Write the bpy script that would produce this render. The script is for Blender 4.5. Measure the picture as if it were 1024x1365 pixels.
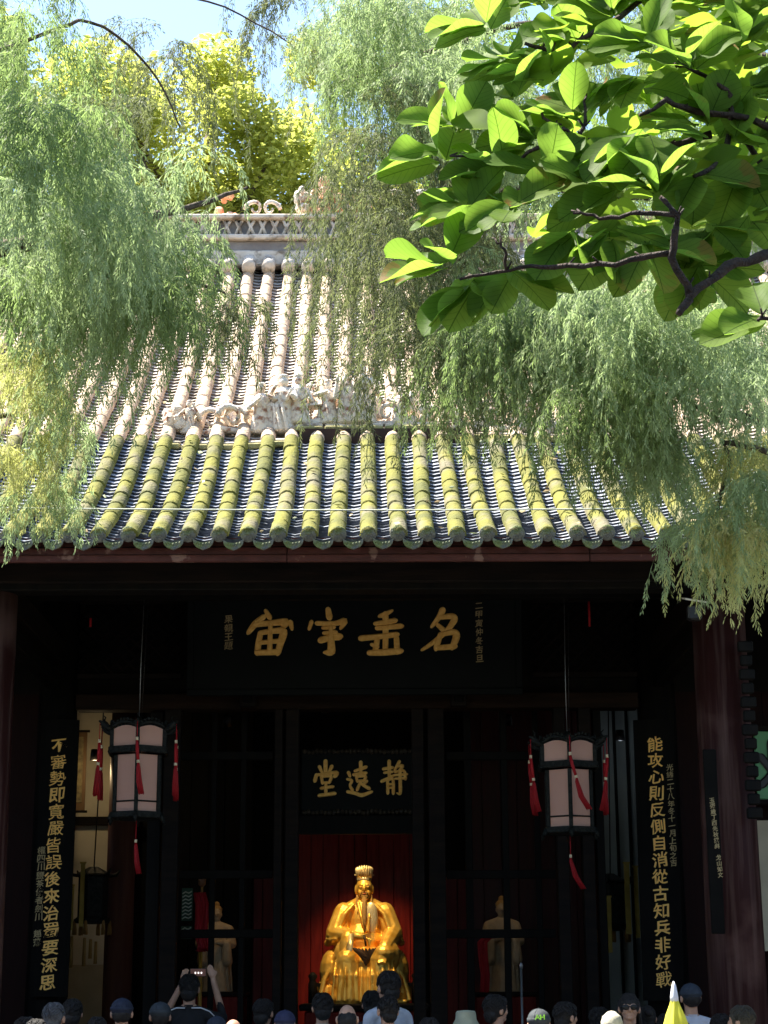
import bpy, bmesh, math, random
import numpy as np
from mathutils import Vector, Matrix, Euler, noise
R = math.radians
rng = random.Random(7)
nr = np.random.RandomState(11)
scene = bpy.context.scene
for o in list(bpy.data.objects): bpy.data.objects.remove(o)
col = scene.collection

# ------------------------------------------------------------------ camera, sky, sun, exposure
FPX = 2430.0
CAM = Vector((0.116, 0.0, 1.70))
cam_d = bpy.data.cameras.new('camera'); cam = bpy.data.objects.new('camera', cam_d); col.objects.link(cam)
cam.location = CAM
cam_d.sensor_width = 36.0; cam_d.lens = 36.0 * FPX / 1365.0
cam_d.clip_start = 0.05; cam_d.clip_end = 2000
cam.rotation_mode = 'XYZ'
RM = Matrix.Rotation(R(-0.52), 3, 'Z') @ Matrix.Rotation(R(90 + 14.7), 3, 'X') @ Matrix.Rotation(R(-0.30), 3, 'Z')
cam.rotation_euler = RM.to_euler('XYZ')
scene.camera = cam

SUN_EL, SUN_DIR = 62.0, Vector((-0.36, 0.16, 0.0)).normalized()
sun_vec = Vector((SUN_DIR.x * math.cos(R(SUN_EL)), SUN_DIR.y * math.cos(R(SUN_EL)), math.sin(R(SUN_EL))))
world = bpy.data.worlds.new('World'); scene.world = world; world.use_nodes = True
wn = world.node_tree.nodes; wl = world.node_tree.links
bgn = wn['Background']; bgn.inputs['Strength'].default_value = 0.10
sky = wn.new('ShaderNodeTexSky'); sky.sky_type = 'NISHITA'; sky.sun_disc = False
sky.sun_elevation = R(SUN_EL); sky.sun_rotation = math.atan2(sun_vec.x, sun_vec.y)
sky.dust_density = .5; sky.air_density = 1.0
wl.new(sky.outputs[0], bgn.inputs['Color'])
sd = bpy.data.lights.new('sun', 'SUN'); sd.energy = 5.0; sd.angle = R(0.53); sd.color = (1.0, 0.93, 0.82)
so = bpy.data.objects.new('sun', sd); col.objects.link(so)
so.rotation_euler = sun_vec.to_track_quat('Z', 'Y').to_euler()
scene.view_settings.view_transform = 'Standard'; scene.view_settings.look = 'None'
scene.view_settings.exposure = 2.15; scene.view_settings.gamma = 1.0
scene.view_settings.use_curve_mapping = False
scene.cycles.max_bounces = 7; scene.cycles.diffuse_bounces = 4; scene.cycles.transmission_bounces = 5
scene.cycles.transparent_max_bounces = 4
scene.cycles.use_denoising = True
scene.cycles.sample_clamp_indirect = 6.0

def at(px, py, Y):
    """point of the place seen at photo pixel (px,py) lying at distance Y in front of the camera"""
    d = RM @ Vector(((px - 512) / FPX, -(py - 682.5) / FPX, -1.0))
    return CAM + d * (Y / d.y)

# ------------------------------------------------------------------ helpers
def tag(o, label=None, cat=None, group=None, kind=None):
    if label: o['label'] = label
    if cat: o['category'] = cat
    if group: o['group'] = group
    if kind: o['kind'] = kind
    return o
def empty(name, loc=(0, 0, 0), rz=0, label=None, cat=None, group=None):
    o = bpy.data.objects.new(name, None); col.objects.link(o); o.location = loc
    o.rotation_euler = (0, 0, rz); o.empty_display_size = 0.1
    return tag(o, label, cat, group)
def link(name, me, mats, parent=None, loc=None):
    if mats is not None and len(me.materials) == 0:
        for m in (mats if isinstance(mats, (list, tuple)) else [mats]): me.materials.append(m)
    o = bpy.data.objects.new(name, me); col.objects.link(o)
    if parent is not None: o.parent = parent
    if loc is not None: o.location = loc
    return o

class MB:
    def __init__(s): s.v = []; s.f = []; s.m = []; s.sm = []
    def add(s, vs, fs, mi=0, smooth=False, M=None):
        n = len(s.v)
        if M is not None: vs = [M @ Vector(v) for v in vs]
        s.v.extend([tuple(v) for v in vs])
        s.f.extend([tuple(i + n for i in f) for f in fs])
        s.m.extend([mi] * len(fs)); s.sm.extend([smooth] * len(fs))
        return s
    def box(s, c, d, mi=0, rot=None, bev=0.0):
        x, y, z = d[0] / 2, d[1] / 2, d[2] / 2
        M = Matrix.Translation(c) @ (rot.to_4x4() if rot is not None else Matrix())
        if bev > 0:
            b = min(bev, x * .45, y * .45, z * .45)
            vs = []; 
            for zz, k in ((-z, b), (-z + b, 0), (z - b, 0), (z, b)):
                X, Yy = x - k, y - k
                vs += [(-X + b, -Yy, zz), (X - b, -Yy, zz), (X, -Yy + b, zz), (X, Yy - b, zz), (X - b, Yy, zz), (-X + b, Yy, zz), (-X, Yy - b, zz), (-X, -Yy + b, zz)]
            fs = [tuple(range(7, -1, -1)), tuple(range(24, 32))]
            for r in range(3):
                for i in range(8):
                    j = (i + 1) % 8
                    fs.append((r * 8 + i, r * 8 + j, r * 8 + 8 + j, r * 8 + 8 + i))
            return s.add(vs, fs, mi, False, M)
        vs = [(-x, -y, -z), (x, -y, -z), (x, y, -z), (-x, y, -z), (-x, -y, z), (x, -y, z), (x, y, z), (-x, y, z)]
        fs = [(0, 3, 2, 1), (4, 5, 6, 7), (0, 1, 5, 4), (1, 2, 6, 5), (2, 3, 7, 6), (3, 0, 4, 7)]
        return s.add(vs, fs, mi, False, M)
    def box2(s, a, b, mi=0, bev=0.0):
        return s.box([(a[i] + b[i]) / 2 for i in range(3)], [abs(b[i] - a[i]) for i in range(3)], mi, None, bev)
    def tube(s, pts, rs, n=8, mi=0, cap=True, smooth=True, flat=None):
        pts = [Vector(p) for p in pts]
        if not hasattr(rs, '__len__'): rs = [rs] * len(pts)
        vs = []; up = Vector((0.13, 0.21, 0.97))
        for i, p in enumerate(pts):
            t = (pts[min(i + 1, len(pts) - 1)] - pts[max(i - 1, 0)])
            if t.length < 1e-9: t = Vector((0, 0, 1))
            t.normalize()
            a = t.cross(up)
            if a.length < 0.15: a = t.cross(Vector((1, 0.1, 0)))
            a.normalize(); b = a.cross(t)
            for k in range(n):
                an = 2 * math.pi * k / n
                q = a * math.cos(an) + b * math.sin(an)
                if flat: q = Vector((q.x * flat[0], q.y * flat[1], q.z * flat[2]))
                vs.append(p + q * rs[i])
        fs = []
        for i in range(len(pts) - 1):
            for k in range(n):
                j = (k + 1) % n
                fs.append((i * n + k, i * n + j, i * n + n + j, i * n + n + k))
        if cap:
            fs.append(tuple(range(n - 1, -1, -1))); fs.append(tuple(range((len(pts) - 1) * n, len(pts) * n)))
        return s.add(vs, fs, mi, smooth)
    def ball(s, c, r, n=12, m=8, mi=0, rot=None, fn=None, smooth=True):
        if not hasattr(r, '__len__'): r = (r, r, r)
        vs = [(0, 0, 1)]
        for i in range(1, m):
            th = math.pi * i / m
            for k in range(n):
                ph = 2 * math.pi * k / n
                vs.append((math.sin(th) * math.cos(ph), math.sin(th) * math.sin(ph), math.cos(th)))
        vs.append((0, 0, -1))
        fs = [(0, 1 + k, 1 + (k + 1) % n) for k in range(n)]
        for i in range(m - 2):
            for k in range(n):
                j = (k + 1) % n; a = 1 + i * n
                fs.append((a + k, a + n + k, a + n + j, a + j))
        a = 1 + (m - 2) * n
        fs += [(a + k, len(vs) - 1, a + (k + 1) % n) for k in range(n)]
        out = []
        for v in vs:
            q = Vector(v)
            k = fn(q) if fn else 1.0
            out.append((q.x * r[0] * k, q.y * r[1] * k, q.z * r[2] * k))
        M = Matrix.Translation(c) @ (rot.to_4x4() if rot is not None else Matrix())
        return s.add(out, fs, mi, smooth, M)
    def caps(s, a, b, r1, r2=None, n=10, mi=0):
        r2 = r1 if r2 is None else r2
        a = Vector(a); b = Vector(b); t = (b - a)
        L = t.length; t = t / max(L, 1e-6)
        pts = []; rs = []
        for k in (90, 60, 30): pts.append(a - t * r1 * math.sin(R(k))); rs.append(max(r1 * math.cos(R(k)), 1e-4))
        pts += [a, b]; rs += [r1, r2]
        for k in (30, 60, 90): pts.append(b + t * r2 * math.sin(R(k))); rs.append(max(r2 * math.cos(R(k)), 1e-4))
        return s.tube(pts, rs, n, mi)
    def lathe(s, prof, n=24, c=(0, 0, 0), mi=0, smooth=True, ph0=0.0):
        vs = []; fs = []
        for (r, z) in prof:
            for k in range(n):
                an = 2 * math.pi * k / n + ph0
                vs.append((c[0] + r * math.cos(an), c[1] + r * math.sin(an), c[2] + z))
        for i in range(len(prof) - 1):
            for k in range(n):
                j = (k + 1) % n
                fs.append((i * n + k, i * n + j, i * n + n + j, i * n + n + k))
        fs.append(tuple(range(n - 1, -1, -1))); fs.append(tuple(range((len(prof) - 1) * n, len(prof) * n)))
        return s.add(vs, fs, mi, smooth)
    def mesh(s, name):
        me = bpy.data.meshes.new(name); me.from_pydata(s.v, [], s.f)
        me.polygons.foreach_set('material_index', s.m); me.polygons.foreach_set('use_smooth', s.sm)
        me.update(); return me
    def build(s, name, mats, parent=None, loc=None):
        return link(name, s.mesh(name), mats, parent, loc)

def quads_mesh(name, V, mats, parent=None, smooth=False, mi=None):
    """V: (N,4,3) numpy array of quads -> one mesh"""
    N = V.shape[0]
    me = bpy.data.meshes.new(name)
    me.vertices.add(N * 4); me.vertices.foreach_set('co', V.reshape(-1).astype(np.float32))
    me.loops.add(N * 4); me.loops.foreach_set('vertex_index', np.arange(N * 4, dtype=np.int32))
    me.polygons.add(N); me.polygons.foreach_set('loop_start', np.arange(0, N * 4, 4, dtype=np.int32))
    if mi is not None: me.polygons.foreach_set('material_index', mi.astype(np.int32))
    me.update(calc_edges=True)
    return link(name, me, mats, parent)

def remesh(mb, voxel, smooth_it=4):
    me = mb.mesh('tmp'); o = bpy.data.objects.new('tmp', me); col.objects.link(o)
    m = o.modifiers.new('r', 'REMESH'); m.mode = 'VOXEL'; m.voxel_size = voxel; m.use_smooth_shade = True
    if smooth_it:
        s = o.modifiers.new('s', 'SMOOTH'); s.factor = 0.5; s.iterations = smooth_it
    dg = bpy.context.evaluated_depsgraph_get()
    out = bpy.data.meshes.new_from_object(o.evaluated_get(dg))
    bpy.data.objects.remove(o); bpy.data.meshes.remove(me)
    out.materials.clear()
    return out

# ------------------------------------------------------------------ materials
MATS = {}
def mat(name, c1, c2=None, rough=0.7, metal=0.0, scale=6.0, bump=0.0, bscale=None, stretch=(1, 1, 1), trans=0.0, tcol=None,
        spec=0.35, thr=(0.35, 0.65), c3=None, s3=1.5, t3=(0.5, 0.62), emis=None, coat=0.0, detail=6.0, world=False):
    m = bpy.data.materials.new(name); m.use_nodes = True; MATS[name] = m
    nt = m.node_tree; N = nt.nodes; L = nt.links
    b = N['Principled BSDF']; b.inputs['Roughness'].default_value = rough; b.inputs['Metallic'].default_value = metal
    b.inputs['Specular IOR Level'].default_value = spec; b.inputs['Coat Weight'].default_value = coat
    b.inputs['Base Color'].default_value = (*c1, 1)
    tc = N.new('ShaderNodeTexCoord'); mp = N.new('ShaderNodeMapping'); mp.inputs['Scale'].default_value = stretch
    src = tc.outputs['Object']
    if world: src = N.new('ShaderNodeNewGeometry').outputs['Position']
    L.new(src, mp.inputs['Vector'])
    colout = None
    if c2:
        nz = N.new('ShaderNodeTexNoise'); nz.inputs['Scale'].default_value = scale; nz.inputs['Detail'].default_value = detail
        L.new(mp.outputs[0], nz.inputs['Vector'])
        cr = N.new('ShaderNodeValToRGB'); cr.color_ramp.elements[0].position = thr[0]; cr.color_ramp.elements[1].position = thr[1]
        cr.color_ramp.elements[0].color = (*c1, 1); cr.color_ramp.elements[1].color = (*c2, 1)
        L.new(nz.outputs['Fac'], cr.inputs['Fac']); colout = cr.outputs[0]
        if c3:
            n3 = N.new('ShaderNodeTexNoise'); n3.inputs['Scale'].default_value = s3; n3.inputs['Detail'].default_value = 5
            L.new(src, n3.inputs['Vector'])
            r3 = N.new('ShaderNodeMapRange'); r3.inputs['From Min'].default_value = t3[0]; r3.inputs['From Max'].default_value = t3[1]
            L.new(n3.outputs['Fac'], r3.inputs['Value'])
            mx = N.new('ShaderNodeMix'); mx.data_type = 'RGBA'; mx.inputs['B'].default_value = (*c3, 1)
            L.new(r3.outputs[0], mx.inputs['Factor']); L.new(colout, mx.inputs['A']); colout = mx.outputs['Result']
        L.new(colout, b.inputs['Base Color'])
        rr = N.new('ShaderNodeMapRange'); rr.inputs['To Min'].default_value = max(rough - .12, .03); rr.inputs['To Max'].default_value = min(rough + .12, 1)
        L.new(nz.outputs['Fac'], rr.inputs['Value']); L.new(rr.outputs[0], b.inputs['Roughness'])
    if bump:
        nb = N.new('ShaderNodeTexNoise'); nb.inputs['Scale'].default_value = bscale or scale * 4; nb.inputs['Detail'].default_value = 5
        L.new(mp.outputs[0], nb.inputs['Vector'])
        bp = N.new('ShaderNodeBump'); bp.inputs['Strength'].default_value = bump; bp.inputs['Distance'].default_value = 0.02
        L.new(nb.outputs['Fac'], bp.inputs['Height']); L.new(bp.outputs[0], b.inputs['Normal'])
    if trans > 0:
        t = N.new('ShaderNodeBsdfTranslucent'); t.inputs['Color'].default_value = (*(tcol or c1), 1)
        ms = N.new('ShaderNodeMixShader'); ms.inputs[0].default_value = trans
        L.new(b.outputs[0], ms.inputs[1]); L.new(t.outputs[0], ms.inputs[2]); L.new(ms.outputs[0], N['Material Output'].inputs[0])
    if emis:
        b.inputs['Emission Color'].default_value = (*emis[0], 1); b.inputs['Emission Strength'].default_value = emis[1]
    return m
wood_black = mat('black_lacquered_wood', (.0035, .0038, .004), (.008, .007, .006), .6, scale=3, stretch=(4, 4, .6), bump=.15, bscale=20, spec=.08)
wood_beam = mat('dark_beam_wood', (.006, .0052, .005), (.014, .010, .008), .65, scale=4, stretch=(.5, 4, 4), bump=.2, bscale=18, spec=.08)
wood_red = mat('dark_red_board', (.10, .008, .007), (.17, .015, .011), .3, scale=5, stretch=(5, 5, .5), bump=.15, bscale=9, spec=.08)
column_red = mat('light_streaked_red_column', (.028, .009, .008), (.085, .048, .04), .5, thr=(.45, .75), scale=3, stretch=(7, 7, .35), bump=.12, bscale=14, c3=(.11, .06, .05), s3=1.2, t3=(.52, .7), spec=.08)  # pale streaks are reflected sunlight put into the column colour
fascia_red = mat('peeling_red_fascia', (.085, .022, .016), (.055, .016, .012), .7, scale=5, stretch=(1, 1, 2), bump=.3, c3=(.2, .11, .085), s3=5, t3=(.62, .66))
board_black = mat('black_plaque_lacquer', (.003, .0048, .0055), (.005, .007, .0078), .5, scale=2, bump=.1, bscale=30, spec=.08)
gold_leaf = mat('gold_leaf_lettering', (.84, .46, .10), (.98, .62, .18), .45, metal=.1, scale=25, bump=.2, bscale=90)
gold_dim = mat('faded_gold_lettering', (.30, .24, .12), (.42, .32, .16), .6, metal=.1, scale=25)
gold_statue = mat('gilded_statue_surface', (.85, .46, .06), (1.0, .64, .14), .40, metal=.55, scale=9, bump=.15, bscale=30)
gold_pale = mat('pale_gilding', (.78, .60, .30), (.9, .74, .42), .4, metal=.6, scale=9, bump=.2)
clay_pale = mat('pale_painted_clay', (.42, .30, .17), (.30, .22, .13), .6, scale=12, bump=.2)
beard_dark = mat('dark_beard', (.26, .14, .035), (.40, .23, .06), .5, scale=20, stretch=(8, 8, .6), bump=.4)
fan_brown = mat('brown_feather_fan', (.035, .018, .008), (.07, .035, .015), .6, scale=14, bump=.3)
silk_red = mat('red_silk', (.50, .012, .02), (.34, .008, .015), .55, scale=30, stretch=(6, 6, .4), bump=.4, trans=.15, tcol=(.6, .02, .02))
bead_ivory = mat('ivory_bead', (.75, .62, .42), None, .4)
lantern_frame = mat('lantern_black_frame', (.008, .010, .0095), (.025, .027, .025), .5, scale=30, bump=.4, bscale=70, spec=.08)
lantern_panel = mat('lantern_pink_gauze', (.78, .46, .37), (.82, .52, .42), .8, scale=3, trans=.35, tcol=(.6, .36, .28), bump=.05)
tile_moss = mat('mossy_round_tile', (.085, .090, .022), (.185, .175, .032), .9, scale=2.6, bump=.7, bscale=30, c3=(.15, .135, .085), s3=2.3, t3=(.50, .68), spec=.2, world=True)
tile_tan = mat('dusty_tan_tile', (.40, .29, .19), (.52, .40, .29), .85, scale=5, bump=.6, bscale=35, c3=(.25, .17, .12), s3=4, t3=(.55, .7))
tile_grey = mat('grey_clay_tile', (.10, .105, .10), (.20, .20, .17), .75, scale=14, bump=.7, bscale=50, c3=(.14, .17, .06), s3=6, t3=(.5, .62))
pan_lit = mat('lit_pan_tile', (.20, .225, .28), (.36, .385, .43), .4, scale=9, bump=.4, bscale=50)  # pan tops kept pale: the light they catch is in the colour
pan_edge = mat('unlit_pan_edge', (.030, .036, .055), (.085, .095, .12), .8, scale=16)  # edges turned from the sun: their shade is put into a dark colour
ridge_plaster = mat('weathered_ridge_plaster', (.55, .45, .35), (.68, .60, .50), .85, scale=5, bump=.6, c3=(.22, .17, .12), s3=7, t3=(.52, .66))
ridge_grey = mat('grey_ridge_band', (.20, .17, .155), (.28, .25, .22), .8, scale=6, bump=.4)
sculpt_m = mat('weathered_figure_clay', (.72, .62, .50), (.30, .15, .09), .8, thr=(.50, .62), scale=14, bump=.8, bscale=40, c3=(.70, .64, .55), s3=6, t3=(.45, .6))
sculpt_orange = mat('orange_glazed_ornament', (.62, .18, .06), (.75, .50, .30), .5, scale=12, bump=.6)
moss_slab = mat('mossy_ledge', (.22, .21, .07), (.38, .33, .16), .9, scale=9, bump=.8)
dark_recess = mat('recess_shade', (.022, .012, .008), (.045, .022, .014), .8, scale=8)  # shade of the gaps under the ledges, painted as dark brown
cream_wall = mat('cream_plaster', (.46, .41, .30), (.58, .52, .38), .85, scale=2.5, bump=.1)
cool_wall = mat('pale_grey_plaster', (.26, .30, .30), (.33, .37, .36), .85, scale=2.5, bump=.1)
stone = mat('grey_paving_stone', (.13, .125, .115), (.20, .19, .175), .8, scale=3, bump=.4)
bark = mat('grey_brown_bark', (.06, .045, .032), (.13, .10, .075), .9, scale=12, stretch=(3, 3, .6), bump=.9, bscale=30)
twig_m = mat('dark_magnolia_twig', (.022, .015, .012), (.06, .04, .03), .85, scale=30, bump=.8, bscale=90)
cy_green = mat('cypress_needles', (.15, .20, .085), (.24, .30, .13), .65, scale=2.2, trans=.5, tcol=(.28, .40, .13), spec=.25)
cy_pale = mat('glare_pale_cypress_needles', (.25, .32, .17), (.34, .41, .22), .65, scale=2.5, trans=.5, tcol=(.36, .48, .21), spec=.25)  # lens glare over the foliage put into a paler needle colour
cy_yellow = mat('sunlit_dry_cypress_needles', (.40, .42, .16), (.55, .47, .24), .7, scale=3, trans=.5, tcol=(.58, .62, .20), spec=.2)  # sunlight on the low branches put into a dry-yellow needle colour
cy_dark = mat('silhouette_cypress_needles', (.09, .12, .06), (.16, .16, .09), .7, scale=3, trans=.4, tcol=(.22, .26, .10), spec=.2)  # backlit silhouette strands, darkened in the needle colour itself
bg_leaf = mat('sunlit_broad_leaves', (.22, .28, .06), (.42, .43, .10), .6, scale=1.4, trans=.5, tcol=(.58, .62, .13))
bg_leaf2 = mat('green_background_leaves', (.07, .15, .03), (.15, .22, .05), .6, scale=1.0, trans=.45, tcol=(.2, .32, .05))
canopy_leaf = mat('high_canopy_leaves', (.05, .09, .03), (.09, .14, .05), .7, scale=1, trans=.2, tcol=(.1, .2, .04))
skin = mat('skin', (.42, .24, .16), (.48, .28, .19), .55, scale=12)
hair_black = mat('black_hair', (.008, .007, .007), (.02, .017, .015), .45, scale=14, stretch=(8, 8, 1), bump=.7, bscale=40)
hair_grey = mat('grey_hair', (.055, .055, .06), (.11, .11, .115), .6, scale=30, bump=.7, bscale=60)
metal_grey = mat('grey_metal', (.25, .26, .27), None, .4, metal=.7)
black_plastic = mat('black_plastic', (.012, .012, .013), None, .4)
def cloth(name, c):
    if name in MATS: return MATS[name]
    return mat(name, c, tuple(x * .8 for x in c), .85, scale=10, bump=.3, bscale=25)

def glass_mat():
    m = bpy.data.materials.new('clear_glass'); m.use_nodes = True
    N = m.node_tree.nodes; L = m.node_tree.links
    N.remove(N['Principled BSDF'])
    g = N.new('ShaderNodeBsdfGlossy'); g.inputs['Roughness'].default_value = .06
    t = N.new('ShaderNodeBsdfTransparent'); mx = N.new('ShaderNodeMixShader'); mx.inputs[0].default_value = .05
    L.new(t.outputs[0], mx.inputs[1]); L.new(g.outputs[0], mx.inputs[2]); L.new(mx.outputs[0], N['Material Output'].inputs[0])
    return m
glass = glass_mat()

# ------------------------------------------------------------------ ground and courtyard
g = MB(); g.add([(-400, -400, -0.02), (400, -400, -0.02), (400, 400, -0.02), (-400, 400, -0.02)], [(0, 1, 2, 3)])
tag(g.build('ground', mat('packed_earth', (.12, .10, .07), (.17, .15, .11), .95, scale=.6)), kind='structure')
pav = MB()
pav.box2((-12, -6, -0.3), (12, 14.1, -0.012))
courtyard = tag(pav.build('courtyard_pavement', mat('paving_joint', (.06, .055, .05), None, .9)), kind='structure')
slab_me = MB().box((0, 0, 0), (1.17, .58, .03), 0, None, .006).mesh('paving_slab')
slab_me.materials.append(stone)
for j in range(12):
    for i in range(-4, 5):
        o = link('paving_slab', slab_me, None, courtyard)
        o.location = (i * 1.2 + (j % 2) * .6, 7.3 + j * .6, .003 + rng.uniform(-.002, .002))

# ------------------------------------------------------------------ the hall
hall = empty('temple_hall', (0, 19.5, 0), 0, 'dark timber temple hall with mossy grey tiled roof and open porch, behind the crowd', 'building')
hall_inv = Matrix.Translation((0, -19.5, 0))
def hp(mb, name, m, parent=None, kind=None, label=None):
    """a part of the hall given in world coordinates"""
    off = Vector((0, 19.5, 0))
    mb.v = [(x, y - off.y, z) for (x, y, z) in mb.v]
    o = mb.build(name, m, parent or hall)
    if kind: o['kind'] = kind
    if label: o['label'] = label
    return o
HX = 8.6                                       # half length of the hall
BX = 3.15                                      # half width of the centre bay
EAVE_Y, FRONT_Y, DOOR_Y = 14.5, 15.5, 19.1
FLOOR = 0.16
hp(MB().box2((-HX, 14.7, -.3), (HX, 27.6, FLOOR - .02)), 'stone_platform', stone)
st = MB().box2((-4, 14.35, -.3), (4, 14.698, .06), 0, .01); hp(st, 'stone_step', stone)
# roof profile (Y, Z)
zE = at(490, 716, EAVE_Y).z
PR = [(14.5, zE), (15.6, zE + .60), (17.05, 6.90), (18.6, 8.02), (20.0, 9.20), (21.4, 10.50)]
PY = np.array([p[0] for p in PR]); PZ = np.array([p[1] for p in PR])
def catmull(t, P):
    i = np.clip(np.floor(t).astype(int), 0, len(P) - 2); u = t - i
    a = P[np.clip(i - 1, 0, len(P) - 1)]; b = P[i]; c = P[i + 1]; d = P[np.clip(i + 2, 0, len(P) - 1)]
    return .5 * (2 * b + (c - a) * u + (2 * a - 5 * b + 4 * c - d) * u * u + (3 * b - a - 3 * c + d) * u ** 3)
tt = np.linspace(0, len(PR) - 1.0001, 600); cy_, cz_ = catmull(tt, PY), catmull(tt, PZ)
cs_ = np.concatenate([[0], np.cumsum(np.hypot(np.diff(cy_), np.diff(cz_)))]); SL = cs_[-1]
def prof(s):
    y = np.interp(s, cs_, cy_); z = np.interp(s, cs_, cz_)
    y2 = np.interp(s + .02, cs_, cy_); z2 = np.interp(s + .02, cs_, cz_); y1 = np.interp(s - .02, cs_, cy_); z1 = np.interp(s - .02, cs_, cz_)
    d = Vector((0, y2 - y1, z2 - z1)).normalized()
    return Vector((0, float(y), float(z))), d, Vector((0, -d.z, d.y))
def s_at(Y): return float(np.interp(Y, cy_, cs_))
SP = 0.245; CX0 = 0.116
ncol = int(HX / SP)
roof_deck = MB()                               # boarded deck below the tiles, both slopes
vs = []; fs = []
ys = np.linspace(0.02, SL, 26)
for s in ys:
    p, d, n = prof(s); q = p - n * .09
    vs += [(-HX, q.y, q.z), (HX, q.y, q.z)]; 
for s in ys:
    p, d, n = prof(s); q = p - n * .15
    vs += [(-HX, q.y, q.z), (HX, q.y, q.z)]
K = len(ys)
for i in range(K - 1):
    fs.append((2 * i, 2 * i + 1, 2 * i + 3, 2 * i + 2)); fs.append((2 * K + 2 * i, 2 * K + 2 * i + 2, 2 * K + 2 * i + 3, 2 * K + 2 * i + 1))
roof_deck.add(vs, fs)
back = [(x, 42.8 - y, z) for (x, y, z) in vs]
roof_deck.add(back, [tuple(reversed(f)) for f in fs])
roof = hp(roof_deck, 'roof', wood_beam)
# pan tiles: stepped concave courses, joined (each course is only three pixels high)
Vq = []; mi = []
STEP = 0.098
for c in range(-ncol, ncol):
    x0 = CX0 + (c + .5) * SP
    s = 0.0
    jx = rng.uniform(-.004, .004)
    while s < SL - .05:
        s2 = s + STEP
        p1, d1, n1 = prof(s); p2, d2, n2 = prof(s2)
        t = .022 + rng.uniform(-.004, .007); sk = rng.uniform(-.002, .002)
        W = SP * .5 + .004
        xs = [-W, -W * .45, W * .0, W * .45, W]
        hs = [.0, -.034, -.045, -.034, .0]
        for k in range(4):
            a = Vector((x0 + xs[k] + jx, 0, 0)); b = Vector((x0 + xs[k + 1] + jx, 0, 0))
            A = a + p1 + n1 * (hs[k] + t + sk * xs[k] * 8); B = b + p1 + n1 * (hs[k + 1] + t + sk * xs[k + 1] * 8)
            Cc = b + p2 + n2 * (hs[k + 1] + .002); D = a + p2 + n2 * (hs[k] + .002)
            up_ = 2 if s > s_at(17.1) else 0
            Vq.append((A, B, Cc, D)); mi.append(up_)
            A0 = a + p1 + n1 * (hs[k] - .004); B0 = b + p1 + n1 * (hs[k + 1] - .004)
            Vq.append((A0, B0, B, A)); mi.append(1 + up_)
        s = s2
Vq = np.array([[(v.x, v.y - 19.5, v.z) for v in q] for q in Vq])
pt = quads_mesh('pan_tile_courses', Vq, [pan_lit, pan_edge, mat('glare_pan_tile', (.42, .36, .30), (.55, .49, .42), .7, scale=6), mat('glare_pan_edge', (.10, .085, .075), (.20, .17, .15), .8, scale=12)], roof, mi=np.array(mi)); pt['kind'] = 'stuff'  # upper pans: warm overexposure put into paler tops and edges
# round cover tiles
def cover_mesh(L, r=0.071, wob=0.0, seed=0):
    m = MB(); rr = random.Random(seed); n = 9
    vs = []; rows = [0.0, .02, L * .35, L * .7, L]
    rad = [r * 1.0, r * 1.02, r * 1.01, r * 1.0, r * .98]
    for i, (yy, ra) in enumerate(zip(rows, rad)):
        for k in range(n):
            an = math.pi * (k / (n - 1)) 
            q = ra * (1 + rr.uniform(-.05, .06))
            vs.append((math.cos(an) * q, yy, math.sin(an) * q - .012))
    fs = []
    for i in range(len(rows) - 1):
        for k in range(n - 1):
            fs.append((i * n + k, i * n + n + k, i * n + n + k + 1, i * n + k + 1))
    fs.append(tuple(range(n)))
    m.add(vs, fs, 0, True); return m.mesh('cover_tile')
TL = 0.33
cov = [cover_mesh(TL + .03, seed=k) for k in range(7)]
for m_ in cov: m_.materials.append(tile_moss)
def frame_at(x, s, lift=.02):
    p, d, n = prof(s)
    M = Matrix(((1, 0, 0, x), (0, d.y, n.y, p.y + n.y * lift - 19.5), (0, d.z, n.z, p.z + n.z * lift), (0, 0, 0, 1)))
    return M
s_mid = s_at(17.15)
n_low = int(s_mid / TL)
near = [c for c in range(-16, 15)]
cells = [(abs(c), c, k) for c in near for k in range(n_low)]
cells.sort(); keep = set((c, k) for _, c, k in cells[:300])
rest = MB(); upper = MB()
for c in range(-ncol, ncol + 1):
    x = CX0 + c * SP
    k = 0; s = 0.0
    while s < SL - .15:
        M = frame_at(x + .010 * math.sin(s * 1.3 + c * 2.1) + rng.uniform(-.002, .002), s, .02 + rng.uniform(-.001, .004)) @ Matrix.Rotation(rng.uniform(-.012, .012), 4, 'Z') @ Matrix.Rotation(-.012, 4, 'X')
        low = k < n_low
        if low and (c, k) in keep:
            o = link('cover_tile', cov[rng.randrange(7)], None, roof); o.matrix_local = M
        else:
            me = cov[rng.randrange(7)]
            tgt = rest if low else upper
            tgt.add([v.co for v in me.vertices], [tuple(p.vertices) for p in me.polygons], 0, True, M)
        s += TL; k += 1
o = rest.build('outlying_cover_tiles', tile_moss, roof); o['kind'] = 'stuff'
o = upper.build('upper_cover_tiles', tile_tan, roof); o['kind'] = 'stuff'
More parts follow.
